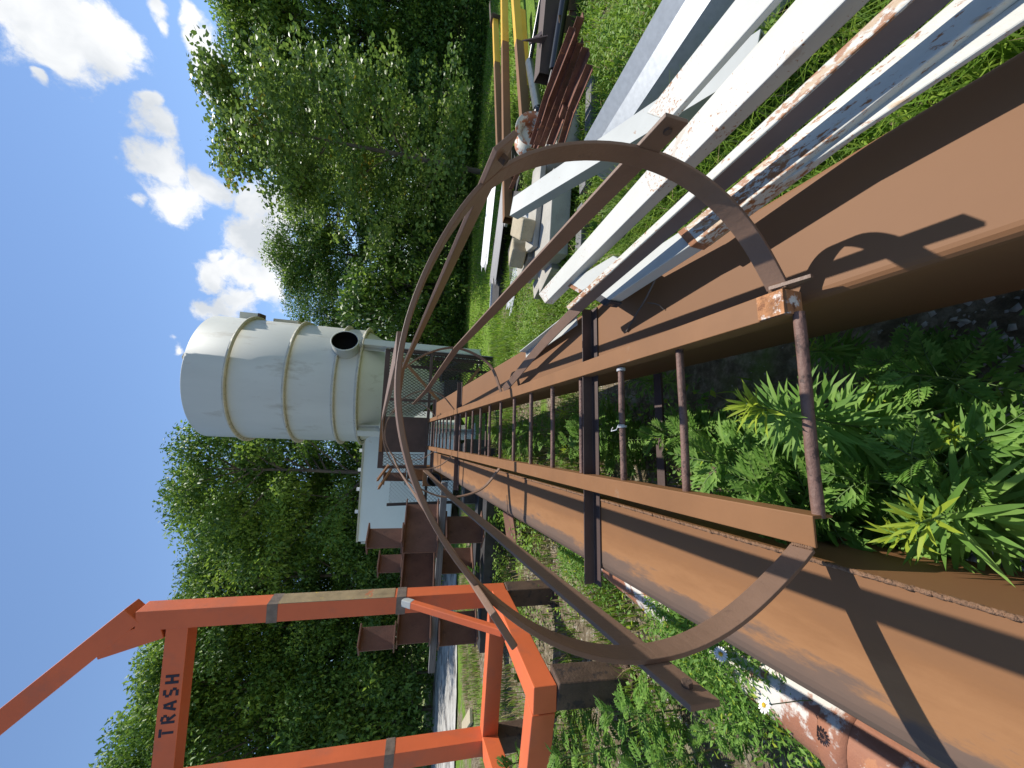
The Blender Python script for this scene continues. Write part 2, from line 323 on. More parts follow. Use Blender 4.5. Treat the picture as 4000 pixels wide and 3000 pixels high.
q4 = lambda x, y: (1800 + x / 2.212, 500 + y / 2.212)
q3 = lambda x, y: (1800 + x / 2.765, y / 2.765)
o_ = lambda x, y: (1200 + x / 1.843, 2100 + y / 1.843)

# ------------------------------------------------------------------ ground
def ground_mat():
    m = bpy.data.materials.new('ground_soil_and_turf'); m.use_nodes = True; t = m.node_tree; n = t.nodes; l = t.links; b = n['Principled BSDF']
    tcn = n.new('ShaderNodeTexCoord')
    def noise(s, d=6, r=.6):
        q = n.new('ShaderNodeTexNoise'); q.inputs['Scale'].default_value = s; q.inputs['Detail'].default_value = d; q.inputs['Roughness'].default_value = r; l.new(tcn.outputs['Object'], q.inputs['Vector']); return q
    def ramp(src, stops):
        r = n.new('ShaderNodeValToRGB'); e = r.color_ramp.elements
        e[0].position, e[0].color = stops[0][0], stops[0][1] + (1,); e[1].position, e[1].color = stops[-1][0], stops[-1][1] + (1,)
        for p, c in stops[1:-1]: k = e.new(p); k.color = c + (1,)
        l.new(src, r.inputs['Fac']); return r.outputs[0]
    soil = ramp(noise(14, 8, .7).outputs['Fac'], [(.3, (.07, .055, .035)), (.5, (.19, .15, .095)), (.62, (.34, .29, .21)), (.75, (.44, .41, .34))])
    turf = ramp(noise(9, 8, .7).outputs['Fac'], [(.3, (.07, .13, .016)), (.55, (.15, .25, .03)), (.75, (.26, .33, .07))])
    sx = n.new('ShaderNodeSeparateXYZ'); l.new(tcn.outputs['Object'], sx.inputs[0])
    # turf share rises away from the yard
    d = n.new('ShaderNodeMapRange'); l.new(sx.outputs['Y'], d.inputs['Value']); d.inputs['From Min'].default_value = 0; d.inputs['From Max'].default_value = 9; d.inputs['To Min'].default_value = -.17; d.inputs['To Max'].default_value = .12
    a = n.new('ShaderNodeMath'); a.operation = 'ADD'; l.new(noise(1.1, 5, .6).outputs['Fac'], a.inputs[0]); l.new(d.outputs[0], a.inputs[1])
    xx = n.new('ShaderNodeMapRange'); l.new(sx.outputs['X'], xx.inputs['Value']); xx.inputs['From Min'].default_value = -5; xx.inputs['From Max'].default_value = 3; xx.inputs['To Min'].default_value = -.06; xx.inputs['To Max'].default_value = .1
    a2 = n.new('ShaderNodeMath'); a2.operation = 'ADD'; l.new(a.outputs[0], a2.inputs[0]); l.new(xx.outputs[0], a2.inputs[1])
    mr_ = n.new('ShaderNodeMapRange'); l.new(a2.outputs[0], mr_.inputs['Value']); mr_.inputs['From Min'].default_value = .47; mr_.inputs['From Max'].default_value = .60
    mx = n.new('ShaderNodeMix'); mx.data_type = 'RGBA'; l.new(mr_.outputs[0], mx.inputs['Factor']); l.new(soil, mx.inputs['A']); l.new(turf, mx.inputs['B'])
    l.new(mx.outputs['Result'], b.inputs['Base Color']); b.inputs['Roughness'].default_value = .95; b.inputs['Specular IOR Level'].default_value = .15
    bp = n.new('ShaderNodeBump'); bp.inputs['Strength'].default_value = .8; bp.inputs['Distance'].default_value = .03; l.new(noise(40, 8, .75).outputs['Fac'], bp.inputs['Height']); l.new(bp.outputs[0], b.inputs['Normal'])
    return m
g = MB()
N = 60; xs = np.concatenate([np.linspace(-300, -30, 6), np.linspace(-25, 25, N), np.linspace(30, 300, 6)]); ys = np.concatenate([np.linspace(-100, -12, 5), np.linspace(-8, 26, N), np.linspace(32, 400, 6)])
gv = [(x, y, 0.02 * math.sin(x * 1.3 + y * .7) * math.sin(y * .9 - x * .4) if -25 < x < 25 and -8 < y < 26 else 0) for y in ys for x in xs]
nx = len(xs); g.add(gv, [(j * nx + i, j * nx + i + 1, (j + 1) * nx + i + 1, (j + 1) * nx + i) for j in range(len(ys) - 1) for i in range(nx - 1)], 0, True)
tag(g.build('ground', ground_mat()), kind='structure')
GRAVEL = mat('pale_gravel', (.42, .40, .36), .95, .35, 1.2, col2=(.12, .11, .10), thr=.50, nscale=1.6, soft=.1, bump=1.0, bscale=45, col3=(.46, .44, .40), thr3=.6, nscale3=24)
r = MB(); ne = [(986, 1240), (986, 1330), (987, 1420), (986, 1500), (982, 1600), (980, 1720), (980, 1900)]; fe = [(948, 1240), (944, 1330), (940, 1420), (936, 1500), (932, 1600), (929, 1720), (926, 1900)]
gp = []
for a_, b_ in zip(ne, fe): gp += [at(*P(*a_), z=.034), at(*P(*b_), z=.034)]
r.add(gp, [(2 * i, 2 * i + 2, 2 * i + 3, 2 * i + 1) for i in range(6)])
tag(r.build('gravel_track', GRAVEL), kind='structure')

# ------------------------------------------------------------------ the caged ladder tower lying on its back
T = empty('caged_ladder_tower'); T.matrix_world = Matrix.Translation(Vector(LOW)) @ Matrix([list(LR[i]) for i in range(3)]).to_4x4()
tag(T, 'long brown steel tower leg with caged ladder, lying down, mesh platform at far end', 'ladder tower')
YF = 6.55
for sx in (1, -1):
    m = MB()
    prof = [(0, 0), (.063 * sx, 0), (.063 * sx, -.007), (.007 * sx, -.007), (.007 * sx, -.062), (0, -.062)]
    if sx < 0: prof = prof[::-1]
    # sections: axis +y, up +z -> side = -x, so flip
    m.prism((.216 * sx, -.045 if sx > 0 else -.06, 0), (.216 * sx, 3.93, 0), prof)
    m.prism((.216 * sx, 3.945, 0), (.216 * sx, YF, 0), prof)
    rail = m.build('rail', BROWND, T, .002)
    if sx > 0:
        m = MB(); m.box((.2475, -.014, .0025), (.058, .062, .003)); m.box((.2475, -.0465, -.028), (.056, .003, .05)); m.build('burnt_end', FLAKED, rail)
ry = [-.05] + [n * .305 for n in range(1, 22)]
for y in ry:
    m = MB(); k = 12; w = [(0, 0, .0)] * (k + 1)
    m.tube([(-.223 + .446 * i / k, y + .0012 * math.sin(i * .5 + y * 7), -.034) for i in range(k + 1)], [.0120 * (1 + .025 * math.sin(i * 2 + y * 9)) for i in range(k + 1)], 12)
    m.build('rung', RUNG, T)
def rbox(m, x0, x1, zt, zb, y0, y1, r, rr):
    prof = []
    for (cx, cz, a0, rad) in ((x1, zt, 0, rr), (x0, zt, 90, r), (x0, zb, 180, .02), (x1, zb, 270, .02)):
        sxg = -1 if cx == x1 else 1; szg = -1 if cz == zt else 1
        for a in (0, 22, 45, 68, 90):
            an = math.radians(a0 + a); prof.append((cx + sxg * rad + rad * math.cos(an), cz + szg * rad + rad * math.sin(an)))
    n = len(prof); vs = [(x, y0, z) for x, z in prof] + [(x, y1, z) for x, z in prof]
    fs = [(i, (i + 1) % n, n + (i + 1) % n, n + i)[::-1] for i in range(n)] + [tuple(range(n)), tuple(range(n, 2 * n))[::-1]]
    m.add(vs, fs, 0)
m = MB(); rbox(m, .252, .545, -.062, -.405, -1.85, 6.05, .022, .012); m.build('box_beam', BROWN, T)
m = MB(); rbox(m, -.613, -.316, -.062, -.405, -1.85, 6.05, .045, .004); lb = m.build('box_beam', BROWNW, T)
m = MB()
for i in range(640):
    y = -.55 + i * .0078
    c = (-.3200, y, -.0622 + .0015 * rng.normal()); m.lathe(c, [(.0008, -.0085), (.0042, -.006), (.0049, 0), (.0047, .005), (.0008, .0085)], 6, axis=(.12, 1, .08 * math.sin(i * 1.7)), smooth=True)
m.build('weld_bead', WELD, lb)
m = MB(); m.box((-.54, 2.02, -.0615), (.14, .006, .004), .2); m.build('seam', DARKB, lb)
for (ya, x0, x1) in ((.86, -.665, .535), (3.80, -.665, .60), (5.95, -.64, .60)):
    m = MB(); m.prism((x1, ya, -.0605), (x0, ya, -.0605), Lprof(.05, .0535, .006, -1, 1)); m.build('cross_member', DARKB, T, .002)
for ya in (.82, 3.85):
    m = MB(); m.bar((.252, ya, -.395), (-.316, ya, -.395), .05, .012); m.build('lower_tie', DARKB, T, .002)
# cage hoops
def tiltpt(p):
    z = p[1]; y = -.02 + .17 * max(z, 0); return np.array([p[0] * (1 + .22 * (y + .02)), y, z])
near = []
for (X, Y) in ((1672, 612), (1640, 540), (1600, 470), (1500, 370), (1385, 322), (1240, 308), (1100, 347), (1040, 394), (960, 492), (890, 636), (857, 756), (850, 850), (864, 960), (900, 1090), (985, 1232), (1100, 1352), (1250, 1425), (1400, 1432), (1530, 1392), (1640, 1300), (1735, 1180)):
    a = lad(*P(X, Y), y=0.02)
    for it in range(8): a = lad(*P(X, Y), y=-.03)
    near.append(a)
near[0] = np.array([.285, -.03, -.004]); near[-1] = np.array([-.285, -.032, -.004])
NEAR = spline(near, 5)
for it in range(40): NEAR = [NEAR[0], NEAR[1]] + [NEAR[i] * .5 + (NEAR[i - 1] + NEAR[i + 1]) * .25 for i in range(2, len(NEAR) - 2)] + [NEAR[-2], NEAR[-1]]
m = MB(); m.strip(NEAR, (0, 1, 0), .047, .008); m.build('cage_hoop', CAGE, T, .0015)
def hoop(y, pts):
    q = spline([(a, y, b) for a, b in pts], 6); m = MB(); m.strip(q, (0, 1, 0), .045, .008); m.build('cage_hoop', CAGE, T, .0015)
hoop(2.05, [(.282, -.004), (.46, .075), (.55, .205), (.585, .37), (.53, .545), (.41, .70), (.25, .79), (.06, .825), (-.14, .80), (-.28, .715), (-.37, .625), (-.435, .51), (-.472, .395), (-.468, .25), (-.415, .11), (-.284, -.004)])
hoop(3.9, [(.275, -.002), (.42, .13), (.482, .272), (.48, .408), (.416, .551), (.322, .656), (.16, .75), (0, .78), (-.16, .75), (-.3, .66), (-.40, .52), (-.433, .32), (-.39, .14), (-.277, 0)])
hoop(5.5, [(.275, -.002), (.41, .13), (.47, .272), (.47, .408), (.41, .551), (.31, .656), (.16, .74), (0, .77), (-.16, .74), (-.3, .65), (-.39, .52), (-.42, .32), (-.38, .14), (-.277, 0)])
# lengthwise cage straps (flat bars inside the hoops)
def strap(pts, rad):
    m = MB(); rd = np.array([rad[0], 0, rad[1]]); wd = np.cross(rd, [0, 1, 0]); m.strip(pts, wd, .052, .009); m.build('cage_strap', CAGE, T, .0015)
def onpix(plist):
    return plist
def cross(px, py):
    a = lad(*P(px, py), y=.1)
    for it in range(8): a = lad(*P(px, py), y=-.03)
    return a
def tail(c, q, L):
    return c - unit(V(q) - c) * L
def cage(px, py, L, pts, rad):
    c = cross(px, py) - .006 * unit((rad[0], 0, rad[1])); strap([tail(c, pts[0], L), c] + pts, rad)
cage(1385, 330, .10, [(.572, 2.05, .355), (.49, 3.9, .34), (.455, 5.5, .36)], (1, .05))
cage(1046, 390, .10, [(.375, 2.05, .725), (.33, 3.9, .655), (.30, 5.5, .66)], (.6, .75))
strap([(.06, -.02, .823), (.06, 2.05, .828), (.07, 5.5, .785)], (0, 1))
cage(1030, 1290, .11, [(-.295, 2.05, .70), (-.30, 3.9, .67), (-.31, 5.5, .66)], (-.55, .8))
cage(1400, 1432, .12, [(-.472, 2.05, .345), (-.432, 3.72, .33)], (-1, .05))
m = MB(); m.add([(.281, -.02, .012), (.281, -.02, -.03), (.281, -.10, -.012), (.281, -.10, -.004), (.289, -.02, .012), (.289, -.02, -.03), (.289, -.10, -.012), (.289, -.10, -.004)], [(0, 1, 2, 3), (7, 6, 5, 4), (0, 4, 5, 1), (1, 5, 6, 2), (2, 6, 7, 3), (3, 7, 4, 0)]); m.build('hoop_gusset', CAGE, T)
a = lad(*z1(1640, 400), z=.06); b_ = lad(*q4(960, 1470), y=1.25)
m = MB(); q = spline([(.29, 1.98, -.002), (.345, 1.72, .005), (.43, 1.36, .015), (.50, 1.02, .02), (.60, .55, .0), (.68, .2, -.02)], 8)
m.strip(q, [unit((.75, .55, .35)) for _ in q], .05, .008); m.build('bent_hoop', CAGE, T, .0015)
for (c_, n_) in (((.281, -.03, -.002), 9), ((-.281, -.032, -.002), 9)):
    m = MB()
    for i in range(n_): m.lathe(V(c_) + [.0, -.02 + .04 * i / n_, .002], [(.0008, -.004), (.0045, -.002), (.005, .001), (.0008, .004)], 6, axis=(.2, 1, .1))
    tag(m.build('hoop_weld', WELD, T), kind='stuff')
def bolt(c, ax, r=.008):
    m = MB(); m.lathe(c, [(.0008, -.006), (r, -.006), (r, .006), (.0008, .006)], 6, axis=ax, smooth=False); m.build('bolt', OLDPOST, T)
c_ = cross(1385, 330); bolt(c_ + [-.012, -.075, 0], (1, 0, .05)); c_ = cross(1400, 1432); bolt(c_ + [.014, -.085, 0], (1, 0, .05)); c_ = cross(1046, 390); bolt(c_ + [-.01, -.07, -.012], (.6, 0, .75))
# far platform standing on edge
PX0, PX1, PZ0, PZ1 = -.62, 1.56, -1.33, .835
m = MB()
m.prism((PX1, YF, PZ1 - .09), (PX0, YF, PZ1 - .09), Cprof(.06, .09, .006), (0, 0, 1))
m.bar((PX1 - .01, YF + .02, PZ1 - .09), (PX1 - .01, YF + .02, PZ0), .05, .09, (0, 1, 0))
m.bar((.62, YF, PZ1 - .09), (.62, YF, PZ0 + .2), .045, .05, (0, 1, 0))
m.bar((PX0 + .02, YF, PZ1 - .09), (PX0 + .02, YF, .02), .05, .08, (0, 1, 0))
m.bar((PX0, YF, .0), (PX1, YF, -.02), .05, .07, (0, 1, 0))
m.bar((.6, YF, PZ0 + .03), (PX1, YF, PZ0 + .03), .05, .06, (0, 1, 0))
m.build('platform_frame', DARKB, T, .002)
m = MB(); m.bar((PX1 + .025, YF - .02, PZ1), (PX1 + .025, YF - .02, PZ0), .10, .012, (1, 0, 0)); m.build('kick_plate', GREYW, T)
m = MB(); m.bar((1.50, 6.75, -.1), (1.50, 6.75, -1.1), .06, .06, (0, 1, 0)); m.bar((1.3, 6.75, .7), (1.3, 6.75, -1.2), .05, .05, (0, 1, 0)); m.build('stiffener', DARKB, T)
def mesh_sheet(name, o, ux, uz, w, h, dx, dz, wd, th, mt, parent, tiltn=0.35):
    """expanded metal: zigzag strands with flattened, slanted bonds"""
    o, ux, uz = V(o), unit(ux), unit(uz); nn = np.cross(ux, uz); m = MB(); rows = int(h / dz); cols = int(w / dx)
    for c in range(cols + 1):
        for sgn in (1, -1):
            pts = []
            for r_ in range(rows + 1):
                off = dx * .5 * (r_ % 2)
                x = min(c * dx + off if sgn > 0 else c * dx + dx - off, w)
                pts.append(o + ux * x + uz * (r_ * dz))
            m.strip(pts, unit(ux * .25 + nn * 1 + uz * tiltn), wd, th)
    return m.build(name, mt, parent)
mesh_sheet('mesh_panel', (.645, YF + .01, PZ0 + .06), (1, 0, 0), (0, 0, 1), .88, 2.08, .055, .042, .021, .005, MESHL, T)
mesh_sheet('mesh_panel', (.335, YF + .01, .04), (1, 0, 0), (0, 0, 1), .27, .72, .055, .042, .021, .005, MESHL, T)
mesh_sheet('mesh_panel', (-.57, YF + .01, .04), (1, 0, 0), (0, 0, 1), .2, .72, .055, .042, .021, .005, MESHL, T)
m = MB(); m.box((-.015, YF - .02, .375), (.64, .012, .79)); hp = m.build('hatch_plate', DARKB, T, .003)
m = MB(); m.bar((-.33, YF - .035, .80), (.3, YF - .035, .80), .03, .05); m.build('hinge_rail', BROWND, hp, .002)
for (a, b) in (((1.38, 6.42, .55), (.58, 6.1, -.14)), ((1.32, 6.45, -.95), (.85, 6.25, -.60))):
    m = MB(); m.strip([a, b], (0, 0, 1), .055, .01); m.build('brace', BROWN, T)
for (a, b) in (((-.57, 6.35, .63), (-.84, 6.5, .80)), ((-.62, 6.3, .58), (-.98, 6.5, .77))):
    m = MB(); m.prism(a, b, Lprof(.06, .045, .006), (0, -.6, .8)); m.build('handrail_stub', BROWND, T)
m = MB(); m.prism((-.60, 6.7, -.35), (-.60, 6.7, .15), Cprof(.25, .3, .01), (0, 1, 0)); m.box((-.78, 6.55, -.14), (.34, .02, .34)); gb = m.build('gearbox_bracket', BROWND, T)
m = MB(); m.lathe((-.82, 6.53, -.16), [(.125, 0), (.125, -.09), (.105, -.09), (.10, 0), (.001, 0.0)], 28, axis=(0, 1, 0)); m.build('pipe_port', BLACK, gb)
mesh_sheet('mesh_panel', (-1.32, 7.05, -1.0), (1, 0, 0), (0, 0, 1), .72, 1.6, .07, .036, .017, .005, MESHM, T)
m = MB(); m.bar((-1.33, 7.03, .62), (-1.33, 7.03, -1.25), .05, .05, (0, 1, 0)); m.bar((-.88, 7.06, .1), (-.88, 7.06, -1.2), .06, .05, (0, 1, 0)); m.bar((-1.33, 7.06, -.1), (-.6, 7.06, -.1), .04, .05); m.build('mesh_bar', MESHM, T)
# wire tied round a rung
for x_, n_, lb_ in ((.2, 3, 'plain white wire wrapped round the third nearest rung beside the right rail'), (-.02, 2.5, 'white wire with twisted loose ends wrapped round the middle of third nearest rung')):
    m = MB(); q = [l2w((x_ + .004 * a / 6.28, .61 + .0155 * math.cos(a), -.034 + .0155 * math.sin(a))) for a in np.linspace(0, 6.28 * n_, 50)]
    if x_ < 0: q += [l2w(p) for p in ((-.012, .60, -.008), (-.03, .60, .0), (-.035, .62, .01), (-.02, .63, -.005), (-.03, .615, .012))]
    m.tube(q, .0019, 5); tag(m.build('wire_tie', WIRE, None, 0, origin=q[0]), lb_, 'wire', 'wire ties on the rung')

# ------------------------------------------------------------------ white rusty steel on the right
def steel(name, label, cat, fn, mt, p0, group='white steel lengths heaped beside the tower', bevel=.002, endmat=None):
    m = MB(); fn(m); o = m.build(name, mt, None, bevel, origin=p0); tag(o, label, cat, group); return o
nl = lambda *p: l2w(p)
LUP = LR[:, 2]
rp = lambda x, y: (2000 + x / 1.106, y / 1.106)
def slabpts(e1a, e1b, e2a, e2b, zt, ynear=-1.7):
    """upper face of a length of steel from the photo's edges, in the ladder frame, run on past the camera"""
    q = [lad(*rp(*e), z=zt) for e in (e1a, e1b, e2a, e2b)]; o = []
    for i in (0, 2):
        a_, b_ = q[i], q[i + 1]; t_ = (ynear - a_[1]) / (b_[1] - a_[1]) if ynear is not None else 1.0; o += [a_, a_ + (b_ - a_) * t_]
    return o
def slab(m, o, h, mi=0):
    vs = [l2w(p) for p in o] + [l2w(V(p) - [0, 0, h]) for p in o]
    return m.add(vs, [(0, 1, 3, 2)[::-1], (4, 5, 7, 6), (0, 1, 5, 4), (2, 3, 7, 6)[::-1], (0, 2, 6, 4)[::-1], (1, 3, 7, 5)], mi)
GB = 'white steel lengths heaped beside the tower'
def stl(name, label, cat, o, h, mt, extra=None, bevel=.003):
    m = MB(); slab(m, o, h)
    if extra: extra(m)
    org = l2w(o[0]); ob = m.build(name, mt, None, bevel, origin=org); tag(ob, label, cat, GB); return ob, org
w3 = slabpts((115, 1270), (1222, 0), (142, 1310), (1440, 0), .09)
stl('steel_tube', 'flat white tube with a rust band along its top, square end over sunny grass', 'steel tube', w3, .045, WHITE)
ZC = .145
w4 = slabpts((232, 1325), (1640, 0), (243, 1340), (1725, 0), ZC)
c0 = lad(*rp(1725, 0), z=ZC); zb4 = lad(*rp(1900, 0), x=c0[0])[2]; zb4 = max(min(zb4, .085), .0)
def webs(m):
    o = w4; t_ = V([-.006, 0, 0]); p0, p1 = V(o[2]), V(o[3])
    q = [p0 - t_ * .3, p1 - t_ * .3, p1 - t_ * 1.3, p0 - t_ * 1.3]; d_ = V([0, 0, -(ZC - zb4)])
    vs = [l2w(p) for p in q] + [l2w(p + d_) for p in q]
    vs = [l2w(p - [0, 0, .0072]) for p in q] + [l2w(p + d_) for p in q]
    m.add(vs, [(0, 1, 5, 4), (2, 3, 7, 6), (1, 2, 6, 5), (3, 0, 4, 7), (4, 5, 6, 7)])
ob4, org4 = stl('steel_channel', 'white steel channel with red rusty lip and web darkened for shade', 'steel channel', w4, .007, WHITER)
m = MB(); webs(m); e_ = m.build('web', WEBSHADE, ob4, 0, origin=org4); e_.location = (0, 0, 0)  # web gets its shade from a darker colour than the flange
w5 = slabpts((742, 985), (1905, 0), (795, 1050), (2130, 0), .062)
ob5, org5 = stl('steel_tube', 'white tube peppered with rust beside the channel, carrying a torch blackened extension', 'steel tube', w5, .05, WHITER)
w5b = slabpts((322, 1268), (735, 992), (398, 1312), (790, 1048), .060, None)
m = MB(); slab(m, w5b, .05); e_ = m.build('grey_extension', GREYW, ob5, .003, origin=org5); e_.location = (0, 0, 0)
m = MB(); k0 = slabpts((308, 1262), (345, 1250), (398, 1322), (425, 1300), .063, None); slab(m, k0, .058); e_ = m.build('burnt_end', BURNT, ob5, .004, origin=org5); e_.location = (0, 0, 0)
m = MB(); k0 = slabpts((712, 1003), (745, 978), (770, 1068), (800, 1044), .064, None); slab(m, k0, .05); e_ = m.build('rusty_collar', RUSTEND, ob5, .003, origin=org5); e_.location = (0, 0, 0)
w6 = slabpts((650, 1112), (2212, -20), (662, 1128), (2212, 88), .045)
stl('steel_angle', 'narrow white angle iron with brown stained edge, closest to the brown beam', 'steel angle', w6, .012, WHITER)
w4b = slabpts((232, 1228), (436, 1104), (292, 1262), (500, 1140), .06, None)
obb, orgb = stl('steel_tube', 'short grey white tube with rusty open end between channel and grass', 'steel tube', w4b, .04, GREYW)
m = MB(); k0 = slabpts((228, 1230), (243, 1220), (288, 1266), (304, 1256), .063, None); slab(m, k0, .046); e_ = m.build('burnt_end', RUSTEND, obb, .003, origin=orgb); e_.location = (0, 0, 0)
w2 = slabpts((580, 488), (962, 0), (672, 522), (1130, 0), .12)
stl('steel_plate_bar', 'broad white flat bar with rust blotched corner, lying over the leaning channel', 'steel bar', w2, .02, WHITE)
a5, b5 = at(1998, 806, d=2.9), at(2957, 190, d=1.35)
steel('steel_channel', 'wide pale channel with ragged rusty end leaning across the concrete blocks', 'steel channel', lambda m: (m.prism(a5, b5, [(-.075, 0), (.075, 0), (.075, -.075), (.067, -.075), (.067, -.008), (-.067, -.008), (-.067, -.075), (-.075, -.075)][::-1], (.1, -.35, 1)),), GREYW, a5)
# short grey piece lying on the beam behind the bent hoop
a7, b7 = nl(.50, 1.62, -.035), nl(.545, .95, -.035)
steel('steel_angle', 'rust streaked white angle offcut lying on the beam under the bent hoop', 'steel angle', lambda m: m.prism(a7, b7, Lprof(.06, .05, .006, 1, 1), LUP), GREYW, a7)
# twig
m = MB(); tw = [l2w(p) for p in ((.50, .30, .02), (.43, .42, -.01), (.40, .52, -.04), (.36, .60, -.057))]; m.tube(spline(tw, 4), .0035, 6)
m.tube(spline([l2w(p) for p in ((.42, .44, -.03), (.40, .40, -.04), (.38, .39, -.058))], 4), .002, 5)
m.tube(spline([l2w(p) for p in ((.50, .30, .02), (.53, .15, .03), (.56, .0, .035))], 4), .003, 5)
tag(m.build('twig', BARK, None, 0, origin=tw[0]), 'thin dead twig lying across the shaded brown beam', 'twig')

# galvanised sheet trough
A4, A3, A2, A1 = at(2446, 749, y=2.5), at(2328, 668, y=2.5), at(2310, 600, y=2.5), at(2281, 547, y=2.5)
dirT = -unit(ray(1719, 1690) * [1, 1, 0]); LT = 4.2
m = MB(); t = .012
top = [A4, A3, A2, A1, A1 + [.12, .05, -.25]]
vs = []
for p in top: vs += [p, p + dirT * LT]
vs2 = [V(p) - [0, 0, t] + [t, 0, 0] for p in vs]
k = len(vs); m.add(vs + vs2, [(2 * i, 2 * i + 1, 2 * i + 3, 2 * i + 2) for i in range(4)] + [(k + 2 * i + 2, k + 2 * i + 3, k + 2 * i + 1, k + 2 * i) for i in range(4)] + [(2 * i, 2 * i + 2, k + 2 * i + 2, k + 2 * i) for i in range(4)] + [(0, k, k + 1, 1), (8, 9, k + 9, k + 8)])
tr_ = m.build('sheet_metal_trough', GALV, None, 0, origin=A4); tag(tr_, 'long folded galvanised sheet trough lying upside down on the grass', 'metal trough')
m = MB(); e0 = A4 + [-.004, .006, .0]; m.strip([A4 + [0, .004, 0.0], A3 + [0, .004, 0]], (1, 0, 0), .03, .01); rim_ = m.build('end_flange', GALV, tr_, 0, origin=A4); rim_.location = (0, 0, 0)

# ------------------------------------------------------------------ concrete, timber, sheets, pipes on the right
def block(name, label, c, sz, rz, mt, cat='concrete block', group='concrete pieces heaped on the grass', z0=0.0, tilt=0.0, bev=.008):
    m = MB(); m.box((0, 0, 0), sz, 0, 0, tilt); o = m.build(name, mt, None, bev); o.location = (c[0], c[1], z0 + sz[2] / 2); o.rotation_euler = (0, 0, rz); tag(o, label, cat, group); return o
block('concrete_slab', 'large flat concrete slab behind the lower end of pale channel', (1.72, 3.72), (.85, .5, .2), .05, CONC, 'concrete slab', z0=.12)
block('concrete_slab', 'wide grey concrete slab under the bundle of rusty angle irons', (2.75, 3.72), (.9, .42, .24), .12, CONC, 'concrete slab', z0=.08)
block('concrete_slab', 'thin concrete slab sandwiched on top of the blocks, split along its edge', (1.95, 3.95), (.9, .35, .06), -.12, CONC, 'concrete slab', z0=.325)
block('concrete_block', 'tan broken concrete block lying tilted on top of the slab', (1.72, 3.98), (.40, .22, .15), 1.1, CONCT, z0=.40, tilt=.1, bev=.02)
block('concrete_block', 'second tan broken block leaning beside the tilted one, nearest the roofing sheets', (1.55, 4.28), (.34, .22, .17), .8, CONCT, z0=.36, tilt=-.12, bev=.02)
block('concrete_block', 'pale concrete block with square edges under the broken tan blocks', (1.62, 4.45), (.5, .5, .18), .35, CONC, z0=.17)
block('paving_block', 'shaded paving block at the near foot of the heap, biggest of three', (1.28, 3.95), (.30, .42, .13), .45, CONC, 'paving block', z0=.07)
block('paving_block', 'shaded paving block on the grass end of the heap', (1.26, 4.42), (.24, .3, .12), .45, CONC, 'paving block', z0=.02)
block('paving_block', 'small paving block wedged between the slab and the largest paving block', (1.42, 4.2), (.22, .26, .17), .6, CONC, 'paving block', z0=.12)
for i, (c, sz, rz, z0, lb_) in enumerate((((2.62, 3.22), (.5, .12, .12), .1, .0, 'grey weathered timber block at the grass end of slab, split grain'), ((2.05, 3.28), (.42, .13, .11), .25, .0, 'grey timber block half hidden under white steel lengths'), ((1.5, 3.25), (.45, .13, .11), .1, .0, 'dark damp timber block under the large flat slab'))):
    block('timber_block', lb_, c, sz, rz, WOODG, 'timber', 'timber blocks under the slabs', z0, 0, .006)
def corr(name, label, c, L_, Wd, rz, mt, z, ribs, ragged, tilt=0, cat='roofing sheet'):
    m = MB(); nu = ribs * 6; nvv = 14; vs = []; rr = np.random.default_rng(int(z * 1000) + ribs)
    for s_ in (0, -.003):
        for j in range(nvv + 1):
            for i in range(nu + 1):
                u = i / nu; ph = (u * ribs) % 1.0; h = .024 if .1 < ph < .28 else (.012 if (.05 < ph < .33) else 0)
                y = (j / nvv - .5) * L_
                if j == nvv: y += ragged * (rr.random() - .7) * (1 + math.sin(u * 9))
                vs.append(((u - .5) * Wd, y, h + s_ + tilt * y))
    k = (nu + 1) * (nvv + 1); q = nu + 1
    fs = [(j * q + i, j * q + i + 1, j * q + q + i + 1, j * q + q + i) for j in range(nvv) for i in range(nu)]
    fs += [(k + a[3], k + a[2], k + a[1], k + a[0]) for a in fs]
    m.add(vs, fs); o = m.build(name, mt); o.location = (c[0], c[1], z); o.rotation_euler = (0, 0, rz); tag(o, label, cat, 'ribbed roofing sheets piled on the ground'); return o
corr('roofing_sheet', 'white ribbed roofing sheet with torn edge, topmost of the pile', (3.60, 7.75), 2.3, 1.1, 1.35, ROOFW, .34, 5, .25)
corr('roofing_sheet', 'grey ribbed roofing sheet with stepped torn edge below the white one', (2.85, 6.95), 1.9, .8, 1.2, ROOFG, .24, 4, .2)
corr('roofing_sheet', 'scuffed white ribbed sheet lying lowest, nearest the concrete', (2.0, 5.75), 1.7, .5, 1.05, ROOFW, .10, 3, .2)
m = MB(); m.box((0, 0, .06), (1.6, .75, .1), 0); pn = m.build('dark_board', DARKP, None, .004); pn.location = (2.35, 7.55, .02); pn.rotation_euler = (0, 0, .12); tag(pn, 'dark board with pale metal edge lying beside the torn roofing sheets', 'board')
m = MB(); m.bar((-.8, .39, .08), (.8, .39, .08), .03, .13); m.bar((-.815, -.4, .08), (-.815, .4, .08), .03, .12); m.build('pale_edging', ROOFW, pn)
